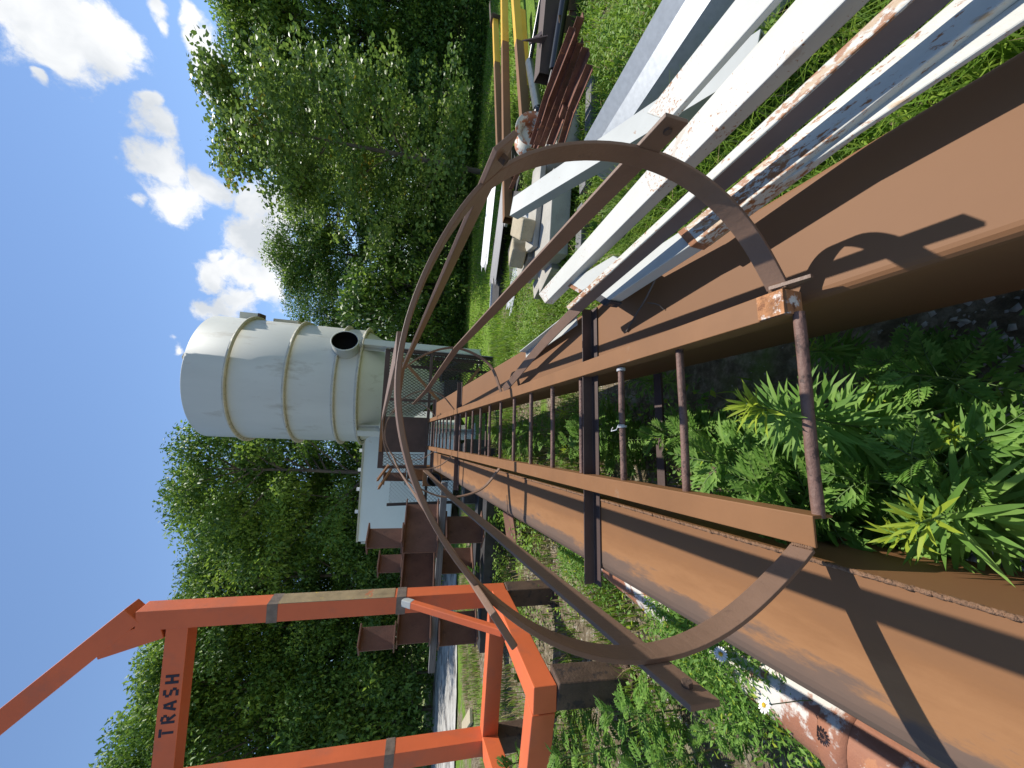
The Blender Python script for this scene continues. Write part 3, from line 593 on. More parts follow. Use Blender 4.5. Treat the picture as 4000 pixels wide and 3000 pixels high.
def sqtube(label, p_, q_, w, yfrac, bracket, mts):
    p_, q_ = V(p_), V(q_); e = empty('square_tube', tuple(p_)); tag(e, label, 'square tube', 'yellow and brown square tubes lying in the yard')
    s_ = p_ * (1 - yfrac) + q_ * yfrac
    m = MB(); m.hollow(p_ - p_, s_ - p_, w, w, .006); m.build('brown_length', BROWN, e, .004)
    if yfrac < 1:
        m = MB(); m.hollow(s_ - p_ + unit(q_ - p_) * .002, q_ - p_, w, w, .006); m.build('yellow_length', YELLOW, e, .004)
    if bracket:
        d = unit(q_ - p_); sd = np.cross(d, [0, 0, 1]); m = MB(); m.box(q_ - p_ + d * .02, (.02, w * 2.2, w * 1.7), math.atan2(d[1], d[0])); m.bar(q_ - p_ + [0, 0, w * .9], q_ - p_ + d * .9 + [0, 0, w * 1.0], .10, .012); m.build('end_bracket', DARKB, e)
    return e
sqtube('square tube, half brown half yellow, farthest from the camera, dark bracket on its end', at(*q3(425, 1640), z=.42), at(*q3(372, 235), z=.42), .12, .60, True, None)
sqtube('long brown and yellow square tube lying second from the lawn', at(*q4(405, 800), z=.40), at(*q3(465, -250), z=.40), .125, .64, False, None)
sqtube('brown and yellow square tube lying nearest the black pipes, weeds growing against it', at(*q3(715, 1600), z=.30), at(*q3(575, -200), z=.36), .12, .55, False, None)
sqtube('low yellow edged tube half buried in grass under the others', at(*q3(745, 1500), z=.12), at(*q3(655, 140), z=.16), .12, .35, False, None)
m = MB(); p_, q_ = at(*q4(395, 830), z=.22), at(*q3(470, 750), z=.30); m.bar(p_, q_, .16, .05); tag(m.build('grey_plank', ROOFG, None, .004, origin=p_), 'pale grey plank lying between the farther square tubes', 'plank')
def cylinder(label, pts, rads, mts):
    pts = [V(p) for p in pts]; e = empty('hydraulic_cylinder', tuple(pts[0])); tag(e, label, 'hydraulic cylinder', 'black hydraulic cylinders among the steel')
    for i in range(len(pts) - 1):
        m = MB(); m.tube([pts[i] - pts[0], pts[i + 1] - pts[0]], rads[i], 18); m.build('barrel' if i == 0 else 'rod', mts[i], e)
    m = MB(); d = unit(pts[1] - pts[0]); m.lathe(-d * .03, [(.001, -.05), (.045, -.05), (.055, 0), (.045, .05), (.001, .05)], 16, axis=np.cross(d, [0, 0, 1])); m.build('end_eye', BLACK, e)
cylinder('grey and black hydraulic cylinder with long thin rod, behind the dark square beam', [at(*q3(835, 1190), z=.30), at(*q3(745, 680), z=.30), at(*q3(880, -60), z=.30)], [.062, .03], [GREYP, BLACK])
cylinder('thick shiny black hydraulic cylinder in front of the dark square beam', [at(*q3(850, 1370), z=.34), at(*q3(1000, 760), z=.30), at(*q3(1130, -60), z=.26)], [.028, .05], [BLACK, BLACK])
p_, q_ = at(*q3(905, 860), z=.30), at(*q3(995, -120), z=.34); e = empty('dark_steel_beam', tuple(p_)); tag(e, 'dark brown square steel beam with triangular gusset and a square bracket', 'steel beam')
m = MB(); m.hollow(p_ - p_, q_ - p_, .24, .20, .008); m.build('beam', DARKB, e, .004)
g0 = at(*q3(885, 350), z=.41) - p_; d = unit(q_ - p_); sd = np.cross(d, [0, 0, 1.0])
m = MB(); m.prism(g0 - d * .1, g0 - d * .112, [(0, 0), (.0, .0)] and [(-.02, -.02), (.02, .22), (-.16, -.02)], (0, 0, 1)); m.bar(g0, g0 + np.array([-.05, .12, .12]), .07, .012); m.build('gusset', DARKB, e)
h0 = at(*q3(1065, 260), z=.30) - p_; h1 = at(*q3(1215, 265), z=.12) - p_; h2 = at(*q3(1265, 20), z=.10) - p_; h3 = at(*q3(1110, 15), z=.28) - p_
m = MB(); m.bar(h0, h1, .012, .14, d); m.bar(h1, h2, .012, .14, (0, 0, 1)); m.bar(h2, h3, .012, .14, d); m.build('bracket', OLDPOST, e)
for i, (ua, ub, zz, lb_) in enumerate((((1335, 200), (845, 1570), .44, 'longest rusty angle iron with a row of bolt holes, on top of the bundle'), ((1270, 430), (815, 1600), .40, 'rusty angle iron with pierced upper leg, at the rim side of the bundle'),
                                       ((1330, 480), (905, 1590), .38, 'dark rusty angle iron in the middle of the bundle'), ((1385, 520), (985, 1560), .36, 'rusty channel with a bolted plate, on the slab side of bundle'), ((1200, 640), (560, 2050), .34, 'thin rusty angle running under the bundle towards the roofing sheets'))):
    p_, q_ = at(*q3(*ub), z=zz), at(*q3(*ua), z=zz); L_ = np.linalg.norm(q_ - p_)
    m = MB(); m.prism(p_, q_, Lprof(.07, .06, .008, 1 if i % 2 else -1, 1), (0, -.3, 1))
    if i == 0 or i == 1:
        dd = unit(q_ - p_); nb = np.cross(dd, [0, 0, 1.0])
        for k_ in range(10): m.lathe(p_ + dd * L_ * (.15 + .07 * k_) + [0, 0, .062], [(.001, -.004), (.011, -.004), (.011, .004), (.001, .004)], 8, axis=nb, mi=1)
    if i == 3: m.box((p_ + (q_ - p_) * .42) + [0, 0, .02], (.12, .1, .05), .4, 0)
    tag(m.build('rusty_angle_iron', [RUSTR, BLACK], None, .001, origin=p_), lb_, 'angle iron', 'rusty angle irons bundled on the slab')
for i, (ua, ub, zz, lb_) in enumerate((((1240, 300), (790, 1560), .47, 'bent rusty angle iron thrown across the top of the bundle'), ((1420, 700), (1090, 1600), .33, 'short dark rusty bar along the slab edge of bundle'), ((900, 1250), (560, 1950), .30, 'rusty bar poking out toward the torn roofing sheets'))):
    p_, q_ = at(*q3(*ub), z=zz), at(*q3(*ua), z=zz + .04); m = MB(); m.prism(p_, p_ * .5 + q_ * .5 + [0, 0, .02], Lprof(.05, .05, .007), (0, -.5, 1)); m.prism(p_ * .5 + q_ * .5 + [0, 0, .02], q_, Lprof(.05, .05, .007), (0, -.45, 1)); tag(m.build('rusty_angle_iron', [RUSTR, BLACK], None, .001, origin=p_), lb_, 'angle iron', 'rusty angle irons bundled on the slab')
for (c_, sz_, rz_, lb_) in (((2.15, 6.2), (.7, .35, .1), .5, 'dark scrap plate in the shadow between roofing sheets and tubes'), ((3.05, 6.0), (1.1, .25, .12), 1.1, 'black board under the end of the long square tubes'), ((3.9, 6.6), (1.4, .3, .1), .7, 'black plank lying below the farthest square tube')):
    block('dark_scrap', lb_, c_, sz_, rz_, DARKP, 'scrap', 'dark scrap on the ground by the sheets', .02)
c = at(*q3(755, 1480), z=.42); e = empty('wheel_rim', tuple(c)); tag(e, 'old steel wheel rim, white paint and orange rust, standing by the angle irons', 'wheel rim')
ax = unit(at(*q3(745, 1360), z=.46) - at(*q3(700, 1590), z=.40)); m = MB()
m.lathe((0, 0, 0), [(.17, -.16), (.175, -.15), (.14, -.11), (.125, -.05), (.125, .05), (.14, .11), (.19, .15), (.185, .16), (.13, .11), (.115, .05), (.115, -.05), (.13, -.11)], 36, axis=ax, close=True); m.build('rim_barrel', RIMP, e)
m = MB(); m.lathe((0, 0, 0), [(.116, .03), (.06, .05), (.03, .05), (.03, .03), (.116, .02)], 30, axis=ax); m.build('rim_disc', RIMP, e)

# ------------------------------------------------------------------ orange rack on the left
A = at(*P(1075, 1283), z=.57); A = np.array([-2.03, 3.46, .57]); B = np.array([-1.86, 2.13, .57]); C = np.array([-2.95, 2.2, .57]); D = np.array([-3.37, 3.40, .57])
O = empty('orange_steel_rack', (A[0], A[1], 0)); tag(O, 'tall orange square tube rack with a stencilled crossbar, standing on old brown posts', 'steel rack')
def part(name, mt, fn, parent=O, bevel=.006):
    m = MB(); fn(m); org = V(O.location); m.v = [tuple(V(p) - org) for p in m.v]; return m.build(name, mt, parent, bevel)
tw_ = .15
TOP = np.array([A[0], A[1], 3.23]); zA = .57
AS0 = at(*P(300, 1330), y=3.46)[2] - .02
post = part('post', ORANGE, lambda m: m.bar((A[0], A[1], .50), (A[0], A[1], AS0), tw_, tw_, (0, 1, 0)))
part('worn_face', WORN, lambda m: m.bar((A[0] + .076, A[1], 1.52), (A[0] + .076, A[1], 2.44), tw_ - .006, .004, (1, 0, 0)), post, 0)
for z in (1.46, 2.48): part('bare_band', BAREST, lambda m: m.hollow((A[0], A[1], z - .04), (A[0], A[1], z + .04), tw_ + .006, tw_ + .006, .003, (0, 1, 0)), post, 0)
post2 = part('post', ORANGE, lambda m: m.hollow((D[0], D[1], .50), (D[0], D[1], 3.23), tw_, tw_, .006, (0, 1, 0)))
part('bare_band', BAREST, lambda m: m.hollow((D[0], D[1], 1.42), (D[0], D[1], 1.50), tw_ + .006, tw_ + .006, .003, (0, 1, 0)), post2, 0)
for (p_, q_) in ((A, B), (B, C), (C, D), (D, A)):
    d = unit(q_ - p_); part('base_beam', ORANGE, lambda m: m.bar(p_ + d * (.078 if p_ is not B else .078), q_ + d * (.075 if q_ is B else -.078), tw_, tw_ - .004))
cb = part('crossbar', ORANGE, lambda m: m.hollow(TOP + [-.076, 0, -.09], (D[0] + .076, D[1], 3.14), tw_ - .01, tw_, .006))
kn = TOP + [.0, 0, .02]; arm0 = at(295, 2395, y=3.46); 
E0 = at(*P(262, 1357), y=3.46); F0 = at(*P(-60, 1608), y=3.46); K1 = at(*P(362, 1347), y=3.46); K2 = at(*P(222, 1392), y=3.46); J1 = at(*P(392, 1325), y=3.46); J2 = at(*P(284, 1325), y=3.46)
AS = np.array([A[0] + .035, A[1], at(*P(296, 1330), y=3.46)[2]])
part('arm', ORANGE, lambda m: m.bar(AS - unit(F0 - AS) * .015, F0, .15, .154, (0, 1, 0)))
part('knee', ORANGE, lambda m: m.bar(K1 + [0, -.002, 0], K2 + [0, -.002, 0], .145, .145, (0, 1, 0)))
b0 = at(*P(872, 1300), y=3.37); b1 = np.array([-1.95, 2.82, .66])
br = part('brace', ORANGE, lambda m: m.bar(b0, b1, .055, .06, (0, 0, 1)))
part('bare_end', GREYW, lambda m: m.bar(b0 + (b1 - b0) * .0 - (b1 - b0) * .004, b0 + (b1 - b0) * .10, .058, .063, (0, 0, 1)), br)
for (p_, lean) in ((A, (0, 0)), (B, (.02, .0)), (D, (0, 0)), (C, (0, 0))):
    part('leg', OLDPOST, lambda m: (m.bar((p_[0], p_[1], -.05), (p_[0] + lean[0], p_[1], .495), .165, .165, (0, 1, 0)), m.box((p_[0], p_[1], .02), (.26, .26, .03))), O, .01)
# stencilled word on the crossbar's front face
STROKES = {'T': [((0, 1), (.6, 1)), ((.3, .86), (.3, 0))],
           'R': [((.08, 0), (.08, 1)), ((.2, 1), (.52, .93)), ((.55, .88), (.55, .62)), ((.5, .55), (.2, .5)), ((.28, .44), (.6, 0))],
           'A': [((0, 0), (.24, .94)), ((.36, .94), (.6, 0)), ((.2, .32), (.42, .32))],
           'S': [((.52, .97), (.14, .97)), ((.07, .9), (.07, .62)), ((.1, .55), (.5, .45)), ((.55, .38), (.55, .1)), ((.48, .03), (.06, .03))],
           'H': [((.07, 0), (.07, 1)), ((.55, 0), (.55, 1)), ((.17, .5), (.45, .5))]}
cdir = unit(np.array([A[0] - D[0], A[1] - D[1], 0])); cnorm = np.array([cdir[1], -cdir[0], 0])
def word(m):
    x0 = at(*P(372, 1590), y=3.35); base = np.array([D[0], D[1], 3.092]) + cnorm * (tw_ / 2 - .004 + .0)
    s0 = (x0 - base) @ cdir; hgt = .088; adv = .1
    for i, ch in enumerate('TRASH'):
        for (p_, q_) in STROKES[ch]:
            P0 = base + cdir * (s0 + i * adv + p_[0] * hgt * 1.15) + V([0, 0, p_[1] * hgt]); P1 = base + cdir * (s0 + i * adv + q_[0] * hgt * 1.15) + V([0, 0, q_[1] * hgt])
            m.bar(P0, P1, .019, .003, cnorm)
part('stencil_lettering', STENCIL, word, cb, 0)

# ------------------------------------------------------------------ rusty I-beams stacked on the left
axI = unit((.60, .80, 0))
def ibeam(label, p_, h, w, L_, ax=axI, mt=RUST):
    p_ = V(p_); m = MB(); m.prism((0, 0, 0), ax * L_, Iprof(w, h, .02)); o = m.build('rusty_beam', mt, None, .003); o.location = p_; tag(o, label, 'steel beam', 'rusty I-beams stacked on timbers'); return o
pos = [(-3.62, 5.1, 'left'), (-3.05, 5.9, 'middle'), (-2.33, 5.2, 'right')]
lev = [(.42, .54, .30), (1.06, .45, .30), (1.53, .46, .30)]
nm = [['bottom left rusty I-beam end in the stack, mostly in shade', 'bottom middle rusty I-beam of the stack behind the orange post', 'bottom right rusty I-beam with lit top flange, beside the cage hoop'],
      ['left I-beam of the middle layer with a torch hole in its web', 'middle layer I-beam in deep shade behind the orange post', 'right I-beam of the middle layer, web lit orange brown'],
      ['upper left rusty I-beam with wide flange, topmost beside the orange post', 'smaller upper middle I-beam set back from the others', 'upper right rusty I-beam standing clear against the trees']]
for L_i in (0, 2):
    for i in range(3):
        z, h, w = lev[L_i]; x, y, _ = pos[i]; hh = h if not (L_i == 2 and i == 1) else .36
        ibeam(nm[L_i][i], (x + .04 * rng.normal(), y + .1 * rng.normal() * (L_i > 0), z), hh, w, (.42, .9, .28)[L_i])
ibeam('long middle girder of the stack, its web in deep shade behind the orange post', (-3.62, 5.15, 1.06), .46, .30, 1.35, axI)
ibeam('short middle girder with lit orange brown web, right end of the stack', (-2.36, 5.1, 1.06), .47, .30, .75, axI)
ibeam('recessed middle girder between the other two, darkest of the stack', (-3.0, 5.3, 1.06), .46, .28, .9, axI)
ibeam('lone far rusty I-beam stub in front of the white enamel box', (-2.05, 7.5, 1.62), .42, .26, .2)
ibeam('low far rusty I-beam stub under the lone far one', (-1.95, 7.4, .62), .42, .26, .3)
ibeam('middle far rusty I-beam carrying the lone stub', (-2.0, 7.5, 1.06), .54, .28, .3)
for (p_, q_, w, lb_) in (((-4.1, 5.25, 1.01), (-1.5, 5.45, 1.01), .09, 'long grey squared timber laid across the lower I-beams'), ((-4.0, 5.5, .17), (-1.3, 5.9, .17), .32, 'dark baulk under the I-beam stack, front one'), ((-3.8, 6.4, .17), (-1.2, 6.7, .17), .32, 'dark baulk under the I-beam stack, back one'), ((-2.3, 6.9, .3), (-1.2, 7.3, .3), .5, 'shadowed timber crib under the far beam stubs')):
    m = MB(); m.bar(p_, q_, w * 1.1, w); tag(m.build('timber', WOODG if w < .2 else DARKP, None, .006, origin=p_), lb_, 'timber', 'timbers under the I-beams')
m = MB(); m.bar((-2.1, 4.5, .16), (-1.15, 4.9, .30), .5, .015, (0, 0, 1)); tag(m.build('steel_plate', RUST, None, .002, origin=(-2.1, 4.5, .16)), 'rusty steel plate propped on the grass below the I-beams', 'steel plate')

# rusted pipe beside the left beam
m = MB(); p0, p1 = at(*z6(930, 1180), z=.09), at(*z4(1330, 800), z=.09)
dp = unit((p1 - p0) * [1, 1, 0]); p0 = V([-.99, 1.05, .075]); pa, pb = p0 - dp * 1.6, p0 + dp * 1.7
m.tube([pa + (pb - pa) * i / 8 for i in range(9)], .125, 28); pp = m.build('rusted_pipe', PIPEW, None, 0, origin=pa); tag(pp, 'rusty pipe with flaking white paint lying along the left brown beam', 'pipe')
m = MB(); m.lathe(p0 - dp * .25 - pa, [(.126, -.04), (.138, -.03), (.138, .03), (.126, .04)], 28, axis=dp); m.build('collar', PIPEW, pp)

# ------------------------------------------------------------------ silo and white box
SX, SY, SR = -.36, 10.9, 1.52
K = empty('dust_collector_tank', (SX, SY, 0)); tag(K, 'big weathered white cylindrical steel tank with bolted rings, standing on legs behind the platform', 'tank')
def kp(name, mt, fn, parent=K, bevel=0): m = MB(); fn(m); return m.build(name, mt, parent, bevel)
Z0, Z1 = 2.93, 6.50
kp('shell', TANK, lambda m: m.lathe((0, 0, 0), [(SR, Z0), (SR, Z1), (SR - .02, Z1 + .015), (.001, Z1 + .10)], 96))
for z in (5.68, 4.50, 3.47, 2.96):
    fl = kp('ring_flange', TANKF, lambda m: m.lathe((0, 0, 0), [(SR - .01, z - .035), (SR + .085, z - .03), (SR + .085, z + .0), (SR + .02, z + .012), (SR + .02, z + .05), (SR - .01, z + .05)], 96))
    def bolts(m, z=z):
        for i in range(60):
            a = 2 * math.pi * i / 60; m.lathe(((SR + .055) * math.cos(a), (SR + .055) * math.sin(a), z), [(.001, -.045), (.018, -.045), (.018, .018), (.001, .018)], 6, smooth=False)
    b_ = kp('bolts', TANKF, bolts, fl); tag(b_, kind='stuff')
kp('hopper', TANK, lambda m: m.lathe((0, 0, 0), [(SR - .04, Z0), (SR * .55, Z0 - 1.25), (.3, Z0 - 1.9), (.25, Z0 - 2.1), (.001, Z0 - 2.1)], 72))
for a in (-2.25, -.75, .75, 2.25):
    def leg(m, a=a):
        ex = math.sin(a) * (SR - .06); ey = -math.cos(a) * (SR - .06)
        m.prism((ex, ey, 0), (ex, ey, Z0 - .02), Iprof(.2, .2, .015), (ex, ey, 0)); m.box((ex, ey, .015), (.35, .35, .03), a)
        m.prism((ex, ey, Z0 - .55), (ex, ey, Z0 - .52), [(-.16, -.1), (.16, -.1), (.16, .12), (-.16, .12)], (ex, ey, 0))
    kp('leg', TANK, leg)
for a in (-.9, .35): kp('lifting_lug', TANKF, lambda m: m.tube([(math.sin(a) * 1.2 + dx, -math.cos(a) * 1.2, Z1 + h) for dx, h in ((-.08, .02), (-.08, .17), (0, .2), (.08, .17), (.08, .02))], .018, 8))
def wrap(m): m.box((SR + .07, .15, 5.92), (.20, .36, .42))
ex = kp('exhaust_box', TANK, wrap, K, .01); kp('exhaust_box_end', DARKB, lambda m: m.box((SR + .07, .15, 5.69), (.215, .375, .05)), ex)
kp('inspection_box', TANKF, lambda m: m.box((SR + .03, .3, 5.1), (.14, .4, .6)), K, .01)
pd = unit((.60, -.80, 0))
st = kp('inlet_pipe', TANK, lambda m: m.lathe(V([0, 0, 3.30]) + pd * (SR - .25), [(.30, 0), (.30, .52), (.312, .52), (.312, .55), (.288, .55), (.285, .0)], 40, axis=pd))
kp('pipe_mouth', MOUTHDARK, lambda m: m.lathe(V([0, 0, 3.30]) + pd * (SR - .25), [(.283, .545), (.279, .36), (.001, .35)], 40, axis=pd), st)  # black cup closes the pipe, standing in for the darkness inside
# braces and dark chute under the hopper
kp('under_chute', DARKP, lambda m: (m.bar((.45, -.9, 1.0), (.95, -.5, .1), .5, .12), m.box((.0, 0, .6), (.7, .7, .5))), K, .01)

X = empty('white_enamel_box', tuple(at(*P(995, 1100), y=12.4) * [1, 1, 0])); xo = V(X.location)
tag(X, 'large white sheet metal box with rust trimmed corner, left of the tank', 'container')
def xp(name, mt, fn, parent=X, bevel=0): m = MB(); fn(m); m.v = [tuple(V(p) - xo) for p in m.v]; return m.build(name, mt, parent, bevel)
xl, xr_, yb, zt = -5.15, -1.3, 12.0, 3.08
xp('body', TRAIL, lambda m: m.box(((xl + xr_) / 2, yb + 1.1, (zt + .25) / 2), (xr_ - xl, 2.2, zt - .25), -.05), X, .03)
xp('corner_trim', RUST, lambda m: m.box((xl + .14, yb - .01 + .12, 1.62), (.10, .03, 2.75), -.05), X)
xp('end_panel', GREYW, lambda m: m.box((xl - .06, yb + 1.1, 1.65), (.06, 1.9, 2.6), -.05), X)
for xx_ in (-2.85, -3.3): xp('seam', TANKF, lambda m: m.box((xx_, yb - .01 - (xx_ - xl) * .05 + .13, 1.65 if xx_ > -3 else 1.2), (.03, .02, 2.8 if xx_ > -3 else .0001 + 1.6), -.05), X)
xp('top_lip', TANKF, lambda m: m.box(((xl + xr_) / 2, yb - .03 + .03, zt - .02), (xr_ - xl + .1, .06, .05), -.05), X)
for xx_ in (-2.4, -3.0, -3.6, -4.3): xp('roof_clip', ROOFW, lambda m: m.box((xx_, yb + .2, zt + .05), (.1, .04, .14), .2), X)
# skids
for xx_ in (-4.6, -2.2): xp('skid', DARKP, lambda m: m.box((xx_, yb + 1, .13), (.3, 1.9, .26)), X)

# pale scrap lying by the gravel track
m = MB(); p_ = at(*o_(1150, 1330), z=.05); m.box((0, 0, 0), (.22, 1.3, .06), .9); o = m.build('pale_board', CONCT, None, .006); o.location = p_; tag(o, 'short pale weathered board lying by the gravel track', 'board')
m = MB(); p_ = at(*o_(870, 880), z=.06); m.bar((0, 0, 0), (1.0, .9, .04), .05, .04); o = m.build('dark_rod', DARKP, None); o.location = p_; tag(o, 'dark rod lying across the edge of the gravel track', 'rod')

# ------------------------------------------------------------------ foliage
def leaves(c, axis, nrm_, ln, wd, shape='leaf'):
    """folded leaf faces -> verts, tris"""
    n = len(c); axis = axis / np.linalg.norm(axis, axis=1, keepdims=True)
    side = np.cross(axis, nrm_); side /= (np.linalg.norm(side, axis=1, keepdims=True) + 1e-9); up = np.cross(side, axis)
    ln = ln[:, None]; wd = wd[:, None]
    if shape == 'leaf':
        v = np.stack([c, c + axis * ln * .42 + side * wd * .5 + up * wd * .16, c + axis * ln - up * ln * .06, c + axis * ln * .42 - side * wd * .5 + up * wd * .16], 1)
        t = np.array([[0, 1, 2], [0, 2, 3]])
    else:      # heart shaped
        v = np.stack([c, c - axis * ln * .08 + side * wd * .3, c + axis * ln * .28 + side * wd * .52 + up * wd * .1, c + axis * ln, c + axis * ln * .28 - side * wd * .52 + up * wd * .1, c - axis * ln * .08 - side * wd * .3], 1)
        t = np.array([[0, 1, 2], [0, 2, 3], [0, 3, 4], [0, 4, 5]])
    k = v.shape[1]; return v.reshape(-1, 3), (t[None] + (np.arange(n) * k)[:, None, None]).reshape(-1, 3), len(t)
def rndu(n, r): v = r.normal(size=(n, 3)); return v / np.linalg.norm(v, axis=1, keepdims=True)
def make_tree(name, seed, H, R, z0, nclump, per, leaf, mats, mixp, shape='leaf', trunk_r=.11, lean=(0, 0), upright=.6, clumpr=.5):
    r = np.random.default_rng(seed); root = empty(name)
    # crown envelope, uneven
    lob = r.uniform(.72, 1.2, 10); ph = r.uniform(0, 6.28, 4)
    u = r.random(nclump); zz = z0 + (H - z0) * u ** .9
    t = (zz - z0) / (H - z0); env = R * np.sqrt(np.clip(1 - np.abs(2 * (t * .92 + .02) - .72) ** 2.2 / 1.55, .03, 1))
    th = r.uniform(0, 2 * np.pi, nclump); ang = 1 + .22 * np.sin(3 * th + ph[0] + zz * 1.1) + .16 * np.sin(5 * th + ph[1] - zz * 1.7)
    rad = env * ang * np.sqrt(r.uniform(.18, 1.0, nclump))
    cc = np.stack([rad * np.cos(th) + lean[0] * zz, rad * np.sin(th) + lean[1] * zz, zz], 1)
    cr_ = clumpr * r.uniform(.5, 1.35, nclump)
    npc = np.maximum(3, (per * (cr_ / clumpr) ** 2)).astype(int); idx = np.repeat(np.arange(nclump), npc); n = len(idx)
    off = rndu(n, r) * (r.random((n, 1)) ** .45) * cr_[idx][:, None]; off[:, 2] *= .52
    c = cc[idx] + off
    outw = off / (np.linalg.norm(off, axis=1, keepdims=True) + 1e-6)
    ax = outw * .6 + rndu(n, r) * .8 + np.array([0, 0, -.35]); nm_ = np.array([0, 0, upright]) + outw * .5 + rndu(n, r) * .55
    ln = leaf * r.uniform(.65, 1.3, n); v, f, k = leaves(c, ax, nm_, ln, ln * (.55 if shape == 'leaf' else .95), shape)
    base = r.choice(3, size=nclump, p=mixp); mi = base[idx]; sw = r.random(n) < .3; mi = np.where(sw, r.choice(3, size=n, p=mixp), mi)
    raw('crown', v, f, np.repeat(mi, k), mats, root)
    m = MB(); m.tube([(0, 0, -.1), (lean[0] * H * .3 + .05, lean[1] * H * .3, H * .3), (lean[0] * H * .6, lean[1] * H * .6, H * .6), (lean[0] * H * .93, lean[1] * H * .93, H * .93)], [trunk_r, trunk_r * .8, trunk_r * .5, .02], 10)
    for i in r.choice(nclump, size=min(26, nclump), replace=False):
        p_ = cc[i]; zb = max(.6, p_[2] - .35 * math.hypot(p_[0] - lean[0] * p_[2], p_[1] - lean[1] * p_[2]) - .5); s_ = np.array([lean[0] * zb, lean[1] * zb, zb])
        m.tube([s_, s_ * .5 + p_ * .5 + [0, 0, .1], p_], [trunk_r * .32, trunk_r * .2, .012], 6)
    m.build('trunk', BARK, root); return root
protos = [make_tree('broadleaf_tree', 11, 9.0, 2.5, 1.0, 150, 190, .135, LEAF, [.34, .42, .24], clumpr=.72, upright=1.1),
          make_tree('broadleaf_tree', 12, 9.0, 2.2, .6, 170, 170, .12, LEAF, [.46, .40, .14], clumpr=.62, upright=.9),
          make_tree('broadleaf_tree', 13, 9.0, 2.7, 1.4, 140, 210, .15, LEAF, [.18, .40, .42], clumpr=.80, upright=.9),
          make_tree('broadleaf_tree', 14, 9.0, 2.3, .4, 180, 165, .11, LEAF, [.46, .38, .16], clumpr=.6, upright=.9)]
used = set()
def put(proto, px, d, topX, label, group, wide=1.0, Hn=9.0, hor=None):
    o = proto if id(proto) not in used else copy_tree(proto); used.add(id(proto))
    hx = 908 + (829.5 - px) * .0752
    b = at(*P(hx, px), d=d); tz = at(*P(topX, px), d=d)[2]
    s_ = tz / (Hn * 1.13); o.location = (b[0], b[1], 0); o.rotation_euler = (0, 0, random.uniform(0, 6.28)); w = wide * (.55 + .45 * s_); o.scale = (w, w, s_); tag(o, label, 'tree', group); return o
LT = [(1640, 16.5, 205, 3, 'tree at the left edge, its crown rising highest behind the crossbar'), (1540, 17, 270, 0, 'tree seen between the arm and the crossbar of the orange rack'), (1440, 17.5, 310, 2, 'tree behind the orange rack, seen just below its knee joint'), (1335, 18, 350, 1, 'tree directly behind the near orange post'),
      (1235, 18, 395, 0, 'tree rising above the I-beam stack, right of the orange post'), (1155, 18, 445, 3, 'lower tree in the dip between two crowns left of the tank'), (1080, 17, 405, 2, 'pale green tree above the white box'), (1020, 15, 382, 0, 'tall tree close to the left side of the tank'), (955, 17, 445, 1, 'dark tree half hidden by the tank on its left'),
      (1590, 20, 300, 1, 'back row tree showing between left edge crowns'), (1385, 21, 345, 0, 'back row tree behind the orange rack'), (1190, 21, 430, 3, 'back row tree filling the gap over the I-beams'), (1110, 20.5, 430, 1, 'back row tree over the white box'), (870, 20, 470, 0, 'tree hidden mostly behind the tank'), (1480, 20.5, 330, 3, 'back row tree behind the stencilled crossbar'), (1285, 21, 400, 2, 'back row tree right of the near orange post')]
for (px, d, tX, k, lb_) in LT: put(protos[k], px, d, tX, lb_, 'trees along the left of the yard', 1.0)
RT = [(735, 17.5, 610, 1, 'dark low tree peeping out right of the tank'), (660, 18.5, 600, 3, 'dark tree close right of the tank with cloud behind'), (575, 18.5, 563, 1, 'dark tree with the highest crown between tank and poplar'), (500, 18.0, 605, 2, 'tree half covered by the poplar on its tank side'), (420, 19.0, 600, 0, 'tree behind the middle of the poplar'), (320, 19.5, 560, 3, 'tree behind the right half of poplar'),
      (215, 18.5, 500, 2, 'yellow green tree just right of the poplar'), (120, 17.0, 470, 2, 'light green tree near the right edge of the photo'), (40, 16.5, 425, 0, 'tree with drooping top at the right edge of the photo'), (-40, 16.0, 400, 1, 'tree at the right border, only half in view'), (-130, 16.0, 400, 3, 'tree beyond the right border'), (620, 22.0, 600, 0, 'back row tree right of the tank'), (370, 22.0, 560, 1, 'back row tree behind poplar'), (160, 21.0, 480, 0, 'back row tree at the right'), (270, 22.0, 540, 2, 'back row tree beside poplar'), (800, 23.0, 700, 3, 'back row tree low behind the tank right side')]
for (px, d, tX, k, lb_) in RT: put(protos[k], px, d, tX, lb_, 'trees along the right of the yard', 1.0)
# the poplar
pop = make_tree('poplar_tree', 31, 8.4, 1.95, .7, 260, 95, .092, LEAFC, [.50, .475, .025], shape='heart', trunk_r=.07, upright=.25, clumpr=.55)
b = at(*P(1012, 395), z=0); b = b * (1 if True else 1); d_ = 12.6
pb_ = at(*P(942, 352), d=d_); pop.location = (pb_[0], pb_[1], 0); tz = at(*P(492, 300), d=d_)[2]; pop.scale = (1.3, 1.3, tz / 8.9); pop.rotation_euler = (0, 0, .6)
tag(pop, 'poplar tree with large fluttering leaves, some yellow, standing in front of the right tree line', 'tree')
